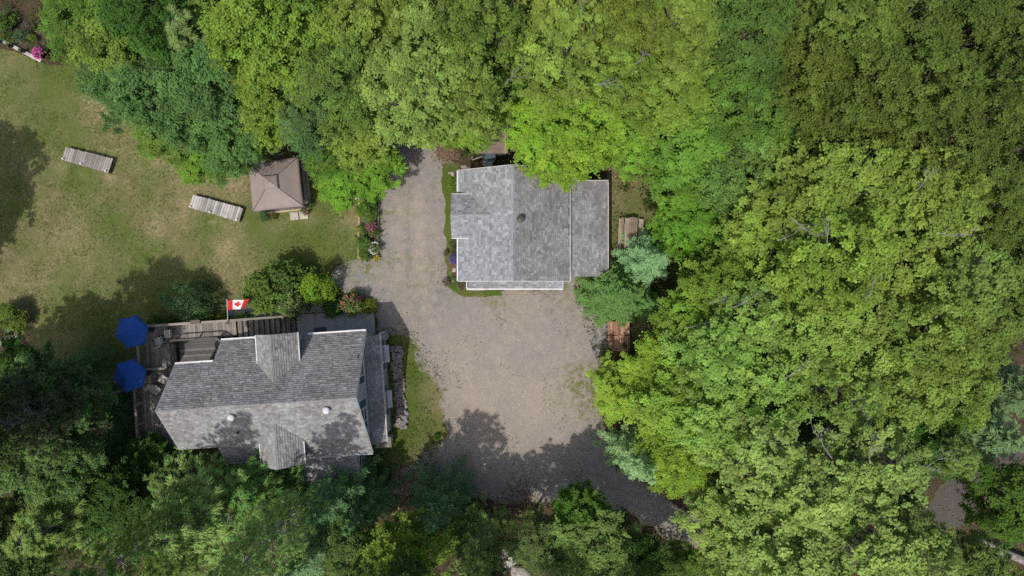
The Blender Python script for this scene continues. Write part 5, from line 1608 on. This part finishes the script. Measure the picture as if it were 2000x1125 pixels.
 (1498, 762, 88, 11.5, 'oak', (0.155, 0.185, 0.050), 'pale olive oak in the wood above the shaded hole'),
 (1640, 758, 92, 12, 'sparse_oak', (0.140, 0.155, 0.042), 'olive oak with bare limbs beside the shaded hole in the canopy'),
 (1758, 742, 98, 12, 'oak', (0.140, 0.145, 0.036), 'olive oak above the track in the lower wood'),
 (1852, 738, 72, 11, 'oak', (0.125, 0.135, 0.032), 'olive oak nearest the brown clearing in the lower wood'),
 (1560, 812, 56, 6, 'maple', Dk, 'dark low tree inside the shaded hole in the canopy'),
 (1470, 898, 104, 12, 'sparse_oak', Pp, 'pale-leaved oak with many bare twigs in the lower wood'),
 (1572, 955, 108, 12.5, 'sparse_oak', Pp, 'pale-leaved oak in the middle of the lower wood'),
 (1690, 892, 104, 12.5, 'sparse_oak', (0.165, 0.175, 0.062), 'pale oak with long bare forked limbs above the track'),
 (1785, 868, 64, 8, 'maple', Dk, 'dark green maple in the gap beside the track'),
 (1836, 884, 46, 11, 'sparse_oak', (0.145, 0.160, 0.055), 'small crowned oak with bare forked branch reaching over the track'),
 (1660, 1048, 108, 12.5, 'sparse_oak', (0.160, 0.168, 0.058), 'pale oak at the bottom edge left of the track'),
 (1778, 1064, 84, 12, 'sparse_oak', (0.140, 0.148, 0.050), 'pale oak at the bottom edge over the track'),
 (1508, 1068, 104, 12, 'oak', Pp, 'pale-leaved oak at the bottom edge of the lower wood'),
 (1412, 1000, 76, 10, 'oak', (0.165, 0.175, 0.055), 'pale oak where the driveway leaves under the trees'),
 (1412, 1098, 62, 9, 'oak', (0.120, 0.130, 0.040), 'pale oak at the bottom edge next to the driveway exit'),
 (1880, 1092, 66, 11.5, 'oak', (0.110, 0.120, 0.038), 'dull olive oak at the bottom edge before the fallen log'),
 (1968, 975, 76, 9, 'maple', (0.058, 0.092, 0.014), 'saturated dark green maple at the frame side below the twin spruces'),
 (1240, 893, 56, 9.5, 'spruce', (0.150, 0.190, 0.135), 'pale blue-green spruce leaning over the shaded driveway edge'),
 (1264, 508, 62, 7.0, 'spruce', (0.110, 0.165, 0.120), 'blue spruce over the lumber pile beside the lean-to'),
 (1200, 574, 66, 4.6, 'round_spruce', (0.092, 0.150, 0.058), 'round green spruce between the lean-to corner and the cedar stack'),
 (1262, 592, 38, 4.0, 'spruce', Sg, 'small green spruce tucked behind the round spruce'),
 (1900, 838, 98, 8, 'spruce', (0.085, 0.115, 0.075), 'broad grey-green spruce beside the track at the frame side'),
 (1962, 764, 80, 8, 'spruce', (0.075, 0.102, 0.066), 'grey-green spruce below the brown clearing at the frame side'),
 # lower trees in the gaps of the big canopy
 (1512, 555, 46, 8, 'maple', Dk, 'low saturated green tree in the gap between the first and central big oaks'),
 (1735, 455, 44, 8.5, 'maple', Dk, 'low dark green tree showing between the upper sunlit oaks'),
 (1668, 582, 42, 8.5, 'maple', (0.055, 0.100, 0.016), 'low green tree between two broad oaks in the centre of the large wood'),
 (1838, 478, 50, 8, 'maple', Dk, 'dark low tree inside the glade near the frame side'),
 (1820, 610, 42, 8.5, 'maple', (0.055, 0.100, 0.016), 'low green tree below the oak with exposed grey branches'),
 (1502, 690, 44, 8, 'maple', (0.060, 0.110, 0.016), 'low saturated green tree between pale oaks above the shaded hole'),
 (1708, 706, 42, 8, 'maple', Dk, 'low dark tree between the oaks above the track'),
 (1600, 700, 40, 8, 'maple', Dk, 'low dark tree at the upper rim of the shaded hole'),
 (1838, 795, 52, 8, 'maple', (0.065, 0.105, 0.016), 'low green tree between the lower oaks and the broad grey-green spruce'),
 (1360, 900, 36, 7, 'maple', (0.085, 0.140, 0.018), 'low green tree between the bright yellow-green tree and the pale oaks'),
 (1735, 965, 48, 8, 'maple', (0.060, 0.095, 0.018), 'low dull green tree under the pale oaks beside the track'),
 (1600, 1090, 44, 8, 'maple', (0.060, 0.095, 0.020), 'low dull green tree between the pale oaks at the bottom edge'),
 # south edge
 (385, 1010, 104, 11.5, 'pine', Pn, 'big yellow-green pine below the house with a dead grey branch'),
 (505, 950, 74, 8, 'pine', (0.075, 0.120, 0.042), 'dark green pine against the lower roof of the house'),
 (340, 930, 60, 6.5, 'pine', (0.068, 0.092, 0.036), 'dull shaded pine below the deck'),
 (483, 1093, 76, 20, 'pine', Pn, 'yellow-green pine at the bottom edge below the house'),
 (345, 1098, 66, 9, 'pine', (0.098, 0.118, 0.040), 'yellow-green pine cut by the bottom edge'),
 (580, 946, 42, 6.5, 'spruce', (0.115, 0.150, 0.055), 'small sunlit yellow-green spruce touching the lower roof'),
 (655, 962, 80, 9.5, 'spruce', (0.060, 0.105, 0.060), 'dark green spruce below the house corner window'),
 (708, 990, 56, 8, 'spruce', (0.055, 0.100, 0.055), 'smaller dark spruce at the yard corner below the house'),
 (612, 1055, 94, 11, 'spruce', (0.085, 0.125, 0.090), 'bluish spruce at the bottom edge below the house'),
 (528, 1015, 50, 8, 'pine', (0.085, 0.122, 0.045), 'dark yellow-green pine next to the bluish spruce'),
 (690, 1082, 64, 8, 'dense_tree', (0.085, 0.110, 0.040), 'dull green tree at the bottom edge beside the bluish spruce'),
 (792, 1086, 84, 9, 'maple', (0.112, 0.145, 0.022), 'yellow-green maple at the bottom edge below the driveway'),
 (856, 985, 74, 8, 'spruce', (0.052, 0.090, 0.054), 'dark spruce in shade at the lower driveway edge'),
 (905, 1040, 48, 7, 'spruce', (0.045, 0.078, 0.042), 'dark spruce next to the yellow-green bottom maple'),
 (938, 1072, 66, 8.5, 'pine', (0.085, 0.105, 0.042), 'soft dull pine at the bottom edge by the pale boulder'),
 (1052, 1058, 60, 8, 'dense_tree', (0.100, 0.118, 0.052), 'dull olive tree at the bottom edge right of the pale boulder'),
 (1128, 1000, 54, 7, 'maple', (0.058, 0.108, 0.014), 'saturated green maple at the shaded lower driveway edge'),
 (1162, 1060, 78, 8.5, 'oak', (0.118, 0.135, 0.045), 'olive oak at the bottom edge below the driveway exit'),
 (1232, 1082, 56, 7, 'maple', Dk, 'dark green maple below the driveway exit'),
 (1290, 1105, 52, 7, 'dense_tree', (0.072, 0.102, 0.028), 'green tree at the bottom edge beside the driveway exit'),
 (1350, 1100, 28, 4.5, 'maple', (0.080, 0.125, 0.016), 'little bright green tree at the driveway exit'),
 # south-west corner
 (92, 800, 96, 9.5, 'ash', (0.072, 0.112, 0.050), 'large blue-green leafy tree left of the deck'),
 (38, 878, 92, 10, 'ash', (0.085, 0.125, 0.055), 'pale blue-green tree at the frame side below the boulders'),
 (128, 905, 78, 9.5, 'ash', (0.078, 0.115, 0.046), 'blue-green tree below the large one beside the deck'),
 (30, 735, 72, 8, 'ash', Dk, 'shaded dark tree at the frame side below the boulder'),
 (150, 728, 50, 5, 'spruce', (0.050, 0.088, 0.040), 'dark spruce at the end of the shaded lawn'),
 (112, 1020, 96, 9.5, 'pine', (0.098, 0.118, 0.042), 'yellow-green pine in the bottom corner'),
 (22, 1010, 66, 9, 'pine', (0.060, 0.070, 0.030), 'dull brownish pine at the frame side of the bottom corner'),
 (40, 1092, 84, 9.5, 'dense_tree', (0.072, 0.098, 0.038), 'dull green tree filling the bottom corner'),
 (219, 1110, 74, 21, 'pine', (0.080, 0.105, 0.036), 'tall dark pine cut by the bottom edge between two yellow-green pines'),
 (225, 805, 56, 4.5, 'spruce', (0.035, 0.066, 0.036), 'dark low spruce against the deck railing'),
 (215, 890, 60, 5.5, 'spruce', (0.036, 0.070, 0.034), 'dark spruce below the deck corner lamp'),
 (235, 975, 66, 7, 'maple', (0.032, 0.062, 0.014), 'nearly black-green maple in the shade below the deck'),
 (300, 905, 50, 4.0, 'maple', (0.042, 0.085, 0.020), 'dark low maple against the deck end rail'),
]
# trees that stand outside the picture and throw their shade into it: (foot px, foot py, height, radius m, kind)
OFF = [(212, 770, 19.5, 2.9, 'dense_tree'), (262, 756, 18.5, 2.2, 'pine'), (62, 800, 15.5, 2.3, 'sparse_oak'), (-10, 850, 15, 2.4, 'maple'),
       (-66, 425, 13, 2.6, 'oak'), (-80, 520, 13, 2.6, 'maple'), (-125, 590, 13, 2.3, 'oak'),
       (838, 1020, 16.0, 2.0, 'sparse_oak'), (966, 1045, 16.0, 1.2, 'spruce'), (905, 1100, 17, 1.9, 'sparse_oak'), (1052, 1080, 15, 1.4, 'sparse_oak'), (1105, 1090, 16, 1.5, 'spruce'),
       (770, 1085, 15, 2.2, 'sparse_oak'), (1160, 1110, 15, 2.0, 'oak')]

def crown_h(kind, h):
    return h * {'spruce': 0.45, 'round_spruce': 0.45, 'pine': 0.66}.get(kind, 0.72)
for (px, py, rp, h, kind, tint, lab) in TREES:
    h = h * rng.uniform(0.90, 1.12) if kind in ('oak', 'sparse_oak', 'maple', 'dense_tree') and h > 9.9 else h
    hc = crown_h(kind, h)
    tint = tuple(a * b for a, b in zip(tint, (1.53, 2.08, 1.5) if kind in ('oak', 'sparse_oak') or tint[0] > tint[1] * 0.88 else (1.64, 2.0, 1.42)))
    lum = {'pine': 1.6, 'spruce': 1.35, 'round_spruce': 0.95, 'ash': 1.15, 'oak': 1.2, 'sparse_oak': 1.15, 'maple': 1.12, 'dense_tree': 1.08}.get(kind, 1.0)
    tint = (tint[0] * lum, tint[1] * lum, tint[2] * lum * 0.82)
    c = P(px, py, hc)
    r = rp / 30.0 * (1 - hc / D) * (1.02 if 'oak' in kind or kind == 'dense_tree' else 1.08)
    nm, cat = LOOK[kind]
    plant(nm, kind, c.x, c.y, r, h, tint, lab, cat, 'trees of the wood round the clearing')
for (px, py, h, r, kind) in OFF:
    c = P(px, py)
    nm, cat = LOOK[kind]
    plant(nm, kind, c.x, c.y, r, h, {'pine': Pn, 'spruce': Sd}.get(kind, Gr), 'tall tree whose crown is outside the picture, shading the ground inside it', cat, 'tall trees with crowns outside the picture')

# bare grey dead limbs among the crowns
def dead_branch(px, py, z, ang, ln, label, seed):
    r = np.random.default_rng(seed)
    c = P(px, py, z)
    m = MB()
    def grow(p, d, L, rad, lvl):
        pts, rr, q, dd = [p], [rad], p, d
        for k in range(4):
            dd = (dd + Vector(tuple(r.normal(0, 0.22, 3))) + Vector((0, 0, 0.03))).normalized()
            q = q + dd * L / 4; pts.append(q); rr.append(rad * (1 - 0.17 * (k + 1)))
        m.tube(pts, rr, 5 if lvl < 2 else 3, cap=False)
        if lvl < 3:
            for k in range(5 if lvl == 0 else 3):
                j = int(r.integers(1, 5))
                nd = (dd + Vector(tuple(r.normal(0, 0.6, 3)))).normalized()
                grow(pts[j], nd, L * r.uniform(0.3, 0.62), rad * 0.55, lvl + 1)
    grow(c, Vector((math.cos(ang), math.sin(ang), 0.12)).normalized(), ln * 0.8, 0.026, 0)
    o = m.build('dead_branch', M['bark_grey'], origin=c)
    prop(o, label, 'dead branch', 'bare grey limbs among the crowns')
DB = [(985, 168, 10.5, 0.7, 1.5, 'bare forked dead limb in the dark gap behind the garage'), (1165, 165, 12.2, 0.5, 1.3, 'bare dead limb among olive crowns behind the garage, next to the dark gap'),
      (1130, 55, 12.6, 1.2, 1.5, 'bare dead limb near the top edge above the garage'), (1240, 125, 12.2, 0.9, 1.1, 'short bare limb in the olive crowns past the garage'),
      (1545, 425, 12.4, -0.9, 1.9, 'thick pale dead limb crossing the first big oak'), (1520, 470, 11.5, 0.2, 1.4, 'pale curved dead limb below the first big oak'),
      (1790, 372, 13, 0.9, 1.6, 'bare dead limb in the sunlit oak near the dark glade'), (1828, 455, 12.6, 0.3, 1.7, 'pair of bare twigs hanging over the dark glade'),
      (1385, 592, 9.5, 0.3, 1.4, 'bare dead limb by the yard edge past the blue spruce'), (1430, 600, 10.5, 0.1, 1.5, 'curved bare limb east of the round spruce'),
      (1530, 745, 11.5, 1.0, 1.6, 'straight bare limb over the shaded hole'), (1625, 895, 12.4, 2.1, 2.0, 'long bare forked limbs in the pale oaks'),
      (1700, 905, 12.2, 1.5, 1.7, 'upright bare forked limbs above the track'), (1795, 925, 11.8, 0.8, 1.9, 'bare forked limbs reaching towards the track'),
      (1370, 1020, 9.5, 2.8, 1.4, 'bare dead limb reaching over the driveway exit'), (308, 968, 7.5, 0.9, 1.4, 'dead grey branch in the big pine below the house'),
      (440, 1035, 8.5, 0.8, 1.3, 'dead grey branch in the bottom pine below the house'), (1815, 1090, 11.5, 2.4, 1.4, 'bare limbs in the bottom oak over the track'),
      (1340, 640, 8.5, 0.0, 1.5, 'bare twigs hanging beside the cedar stack'), (1615, 480, 13, 1.3, 1.2, 'short bare limb in the centre of the large wood'),
      (1690, 585, 13, 0.6, 1.3, 'bare limb among olive crowns of the large wood, below its centre')]
for i, d in enumerate(DB):
    dead_branch(*d, 100 + i)

# ------------------------------------------------------------------ shrubs and flowers
def bush(px, py, rp, h, kind, tint, label, fl=None, cat='shrub', name=None, group=None, z=0.0):
    c = P(px, py, h * 0.5)
    r = rp / 30.0 * (1 - h * 0.5 / D) * 1.08
    tint = tuple(a * b for a, b in zip(tint, (1.65, 1.85, 1.4)))
    root = plant(name or ('flowering_plant' if fl else 'shrub'), kind, c.x, c.y, r, h, tint, label, cat if not fl else 'flowering plant', group, ('stem', 'foliage'), z)
    if fl:
        for (col, n, sz) in (fl if isinstance(fl, list) else [fl]):
            blossoms(root, r * 0.9, h, col, n, sz)
    return root
PINK = (0.42, 0.12, 0.22); RED = (0.50, 0.07, 0.05); WHITE = (0.85, 0.85, 0.82); YEL = (0.75, 0.55, 0.05); PUR = (0.16, 0.10, 0.42); CORAL = (0.42, 0.15, 0.11)
bush(374, 588, 40, 3.0, 'fine_shrub', (0.060, 0.110, 0.055), 'round blue-green shrub on the lawn beside the deck railing')
bush(548, 562, 48, 3.2, 'shrub', (0.105, 0.150, 0.030), 'large loose green shrub by the deck stairs')
bush(520, 578, 32, 2.6, 'shrub', (0.115, 0.155, 0.034), 'light green shrub next to the flag')
bush(580, 545, 34, 2.6, 'shrub', (0.085, 0.135, 0.035), 'green shrub behind the large one by the deck stairs, toward the driveway')
bush(566, 590, 32, 2.0, 'shrub', (0.110, 0.140, 0.050), 'pale green low shrub at the foot of the deck stairs', (( 0.55, 0.45, 0.38), 26, 0.07))
bush(625, 565, 30, 2.8, 'shrub', (0.150, 0.225, 0.014), 'bright lime green round shrub at the driveway corner')
bush(652, 600, 20, 0.9, 'shrub', (0.045, 0.080, 0.020), 'dark green low shrub on the patio edge below the lime one')
bush(672, 596, 14, 0.8, 'shrub', (0.055, 0.085, 0.060), 'blue-grey low plant in the patio border', None, 'plant', 'garden_plant')
bush(690, 594, 22, 1.1, 'shrub', (0.080, 0.130, 0.030), 'shrub with coral red flowers in the patio border', [(CORAL, 55, 0.085)])
bush(720, 598, 17, 0.9, 'fine_shrub', (0.150, 0.165, 0.022), 'clipped yellow-green shrub at the patio corner')
bush(706, 584, 9, 1.0, 'flower_plant', (0.055, 0.050, 0.040), 'dark red-leaved plant behind the coral flowers', [(RED, 16, 0.06)])
for i, (px, py, rp, lab) in enumerate(((418, 622, 13, 'yellow-green plant along the deck rail, beside the round shrub'), (440, 620, 12, 'yellow-green plant along the deck rail just below the flag'), (478, 618, 12, 'yellow-green plant along the deck rail near the stairs'), (310, 628, 14, 'dark green plant along the deck rail near the outer parasol'), (340, 626, 13, 'dark green plant along the deck rail, close to the round shrub'), (398, 624, 10, 'small yellow-green plant at the foot of the round shrub'))):
    bush(px, py, rp, 0.7, 'flower_plant', (0.115, 0.150, 0.020) if 'yellow' in lab else (0.05, 0.09, 0.02), lab, None, 'plant', 'garden_plant', 'plants along the deck rail')
# planter bed
PB = [(716, 392, 13, 0.8, 'flower_plant', (0.125, 0.150, 0.070), 'pale grey-green plant at the top of the planter bed', None),
      (730, 385, 11, 1.2, 'shrub', (0.085, 0.145, 0.016), 'upright green plant at the top of the planter bed, driveway side', None),
      (712, 412, 15, 0.9, 'shrub', (0.090, 0.150, 0.018), 'bushy green plant below the bird ornament', None),
      (727, 404, 12, 0.7, 'shrub', (0.050, 0.095, 0.015), 'dark green plant in the middle of the planter bed, driveway side', None),
      (723, 425, 14, 0.7, 'flower_plant', (0.090, 0.140, 0.025), 'plant with small pale flowers in the planter bed', [((0.5, 0.45, 0.5), 18, 0.05)]),
      (727, 444, 10, 0.6, 'flower_plant', (0.060, 0.095, 0.035), 'plant with pink and crimson flowers in the planter bed', [(PINK, 30, 0.075), ((0.45, 0.03, 0.12), 20, 0.07)]),
      (709, 449, 10, 0.5, 'flower_plant', (0.095, 0.145, 0.028), 'light green clump on the lawn side of the planter bed', None),
      (731, 456, 9, 0.5, 'flower_plant', (0.065, 0.095, 0.030), 'plant with orange flowers in the planter bed', [((0.5, 0.2, 0.1), 14, 0.06)]),
      (711, 474, 15, 0.8, 'shrub', (0.075, 0.125, 0.025), 'bushy green plant near the lower end of the planter bed', None),
      (733, 485, 12, 0.55, 'flower_plant', (0.070, 0.105, 0.030), 'plant covered in white flowers at the lower end of the planter bed', [(WHITE, 44, 0.065)]),
      (714, 496, 14, 0.5, 'fine_shrub', (0.075, 0.120, 0.018), 'low grassy clump in the lower corner of the planter bed', None),
      (737, 504, 6, 0.3, 'flower_plant', (0.16, 0.15, 0.02), 'tiny yellow flowering plant outside the lower planter corner', [(YEL, 20, 0.05)])]
for (px, py, rp, h, kd, ti, lab, fl) in PB:
    bush(px, py, rp, h, kd, ti, lab, fl, 'plant', None if fl else 'garden_plant', 'plants of the planter bed', 0.12 if px < 737 else 0.0)
GB = [(888, 360, 12, 0.7, 'flower_plant', (0.095, 0.160, 0.022), 'spiky bright green plant against the garage eave', None),
      (887, 506, 9, 0.5, 'flower_plant', (0.07, 0.09, 0.05), 'purple lavender in the bed along the garage', [(PUR, 70, 0.06)]),
      (888, 490, 8, 0.35, 'flower_plant', (0.080, 0.085, 0.045), 'dull green plant above the lavender by the garage', None),
      (872, 552, 8, 0.35, 'flower_plant', (0.080, 0.100, 0.040), 'plant with mauve flowers at the end of the garage bed', [((0.34, 0.14, 0.26), 26, 0.05)]),
      (884, 476, 8, 0.3, 'flower_plant', (0.095, 0.100, 0.045), 'low olive plant below the garage side gable', None),
      (902, 556, 10, 0.3, 'flower_plant', (0.090, 0.075, 0.050), 'brownish low plant at the garage corner', None),
      (872, 494, 6, 0.3, 'flower_plant', (0.090, 0.080, 0.045), 'small brown-green plant on the driveway edge of the garage bed', None)]
for (px, py, rp, h, kd, ti, lab, fl) in GB:
    bush(px, py, rp, h, kd, ti, lab, fl, 'plant', None if fl else 'garden_plant', 'plants beside the garage')
bush(520, 424, 11, 0.7, 'flower_plant', (0.060, 0.100, 0.045), 'green potted bush in front of the gazebo', None, 'plant', 'garden_plant')
bush(597, 414, 7, 0.45, 'flower_plant', (0.075, 0.120, 0.030), 'plant with pink flowers at the gazebo corner', [(PINK, 26, 0.07)])
bush(606, 402, 7, 0.5, 'flower_plant', (0.090, 0.135, 0.025), 'green plant beside the pink flowers at the gazebo corner', None, 'plant', 'garden_plant')
bush(534, 424, 7, 0.4, 'flower_plant', (0.14, 0.13, 0.04), 'dry yellowish plant before the gazebo, next to the slabs', None, 'plant', 'garden_plant')
bush(22, 622, 30, 1.4, 'shrub', (0.095, 0.135, 0.020), 'yellow-green shrub behind the pinkish boulder')
bush(52, 622, 16, 0.7, 'flower_plant', (0.12, 0.095, 0.055), 'brownish low shrub beside the pinkish boulder')
bush(744, 873, 14, 0.6, 'shrub', (0.095, 0.140, 0.040), 'light green plant at the house corner under the skirt roof', None, 'plant', 'garden_plant')
bush(752, 790, 9, 0.5, 'shrub', (0.075, 0.115, 0.018), 'small green plant below the ground floor window', None, 'plant', 'garden_plant')
bush(854, 853, 7, 0.35, 'shrub', (0.070, 0.125, 0.014), 'lone green weed clump on the driveway edge in front of the house', None, 'plant', 'garden_plant')
bush(745, 928, 20, 0.7, 'shrub', (0.055, 0.095, 0.016), 'dark green shrub below the house corner')
bush(12, 42, 20, 0.8, 'shrub', (0.080, 0.130, 0.026), 'green vegetable clump in the garden plot at the frame edge', None, 'plant', 'garden_plant', 'plants of the garden plot')
bush(20, 70, 15, 0.7, 'shrub', (0.065, 0.110, 0.026), 'vegetable clump with red flowers just inside the garden edging', [(RED, 10, 0.06)])
bush(48, 74, 14, 0.5, 'flower_plant', (0.075, 0.105, 0.060), 'grey-green row plant in the middle of the garden plot', None, 'plant', 'garden_plant', 'plants of the garden plot')
bush(66, 76, 8, 0.5, 'flower_plant', (0.13, 0.16, 0.02), 'yellow-green plant in the garden plot nearest the tree', None, 'plant', 'garden_plant', 'plants of the garden plot')
bush(82, 98, 10, 0.7, 'flower_plant', (0.055, 0.085, 0.025), 'plant with red flowers behind the pink flower pot', [(RED, 10, 0.06), ((0.8, 0.75, 0.6), 6, 0.06)])
bush(885, 552, 10, 0.25, 'fine_shrub', (0.08, 0.12, 0.02), 'low green groundcover tuft at the garage bed end', None, 'plant', 'garden_plant', 'plants beside the garage')

# ------------------------------------------------------------------ ground cover and litter
POLYS = [polyw(p) for p in FOREST_FREE]
def outside(x, y, margin=0.0):
    ok = np.ones(len(x), bool)
    for p in POLYS:
        ok &= sdist(p, x, y) < -margin
    return ok
def stuff_leaves(name, C, Nn, L, W, tone, mat, colour, U=None):
    me = leaf_mesh(name, C, Nn, L, W, tone, rng.random(len(C)), mat, U)
    o = bpy.data.objects.new(name, me); COL.objects.link(o); o.color = (*colour, 1); o['kind'] = 'stuff'
    return o
n = 1500
x = rng.uniform(-38, 40, n); y = rng.uniform(-23, 24, n); k = outside(x, y, -0.1); x, y = x[k], y[k]
cc = np.stack([x, y, rng.uniform(0.1, 0.9, len(x))], 1)
C, Nn, L, W, t, h = clump_leaves(cc, rng.uniform(0.3, 0.75, len(x)), 34, 0.16, 0.6, 0.9, 0.6, 0.2)
stuff_leaves('undergrowth', C, Nn, L, W, t, M['leaf'], (0.055, 0.095, 0.020))
n = 26000
x = rng.uniform(-38, 40, n); y = rng.uniform(-23, 24, n); k = outside(x, y, -0.4); x, y = x[k], y[k]
for (px, py, rp, cnt) in ((872, 298, 20, 900), (1215, 326, 26, 1100), (1020, 972, 40, 700), (985, 1010, 26, 500), (1000, 285, 10, 250), (940, 322, 18, 300), (1910, 700, 40, 900), (1560, 800, 40, 500), (790, 940, 26, 500), (905, 556, 10, 120), (888, 520, 10, 160)):
    c = P(px, py); a = rng.normal(0, rp / 30 * 0.55, (cnt, 2))
    x = np.concatenate([x, c.x + a[:, 0]]); y = np.concatenate([y, c.y + a[:, 1]])
k = len(x)
stuff_leaves('leaf_litter', np.stack([x, y, rng.uniform(0.03, 0.09, k)], 1), np.array([0, 0, 1.0]) + rng.normal(0, 0.3, (k, 3)), rng.uniform(0.07, 0.16, k), rng.uniform(0.05, 0.1, k), rng.uniform(0.15, 0.95, k), M['litter'], (0.21, 0.135, 0.092))
# grass tufts on lawn edges, verges and between the stones of the drive
lw, dr, vg, yd = [polyw(p) for p in (LAWN, DRIVE, VERGE, YARD)]
def tufts(name, poly, n, colour, dens, hgt, edge=None):
    xs = [p[0] for p in poly]; ys = [p[1] for p in poly]
    x = rng.uniform(max(min(xs), -38), max(xs), n); y = rng.uniform(min(ys), max(ys), n)
    s = sdist(poly, x, y)
    keep = (s > -0.25)
    keep &= (fbm(x * 0.9 + 5, y * 0.9 + 3, 4) + (np.exp(-np.abs(s) / 0.5) * 0.25 if edge else 0)) > dens
    x, y = x[keep], y[keep]
    m = 5
    xx = np.repeat(x, m) + rng.normal(0, 0.03, len(x) * m); yy = np.repeat(y, m) + rng.normal(0, 0.03, len(x) * m)
    q = len(xx)
    U = np.stack([rng.normal(0, 0.5, q), rng.normal(0, 0.5, q), np.full(q, 0.8)], 1)
    L = hgt * rng.uniform(0.6, 1.4, q)
    return stuff_leaves(name, np.stack([xx, yy, 0.02 + L * 0.35], 1), rng.normal(0, 1, (q, 3)) + np.array([0, 0, 0.3]), L, rng.uniform(0.012, 0.03, q), rng.uniform(0.3, 0.8, q), M['leaf'], colour, U)
tufts('lawn_grass', lw, 26000, (0.175, 0.195, 0.070), 0.50, 0.06)
tufts('verge_grass', vg, 3200, (0.090, 0.135, 0.025), 0.42, 0.09)
tufts('driveway_weeds', dr, 14000, (0.130, 0.145, 0.055), 0.62, 0.06, True)
tufts('yard_grass', yd, 5200, (0.100, 0.135, 0.030), 0.44, 0.12)
# loose stones on the gravel
n = 5000
x = rng.uniform(-9.5, 13, n); y = rng.uniform(-15, 10, n); k = sdist(dr, x, y) > 0.1; x, y = x[k], y[k]
octa_v = np.array([(1, 0, 0), (0, 1, 0), (-1, 0, 0), (0, -1, 0), (0, 0, 0.8)], float)
octa_f = np.array([(0, 1, 4), (1, 2, 4), (2, 3, 4), (3, 0, 4)])
sz = 0.012 + 0.03 * rng.random(len(x)) ** 4
V = (octa_v[None] * sz[:, None, None] * rng.uniform(0.6, 1.3, (len(x), 5, 1)) + np.stack([x, y, np.full(len(x), 0.018)], 1)[:, None]).reshape(-1, 3)
F = (octa_f[None] + (np.arange(len(x)) * 5)[:, None, None]).reshape(-1, 3)
me = np_mesh('loose_gravel', V, F, M['rock_pale'])
a = me.attributes.new('tone', 'FLOAT', 'FACE'); a.data.foreach_set('value', np.repeat(rng.uniform(0.1, 0.75, len(x)), 4).astype(np.float32))
o = bpy.data.objects.new('loose_gravel', me); COL.objects.link(o); o['kind'] = 'stuff'
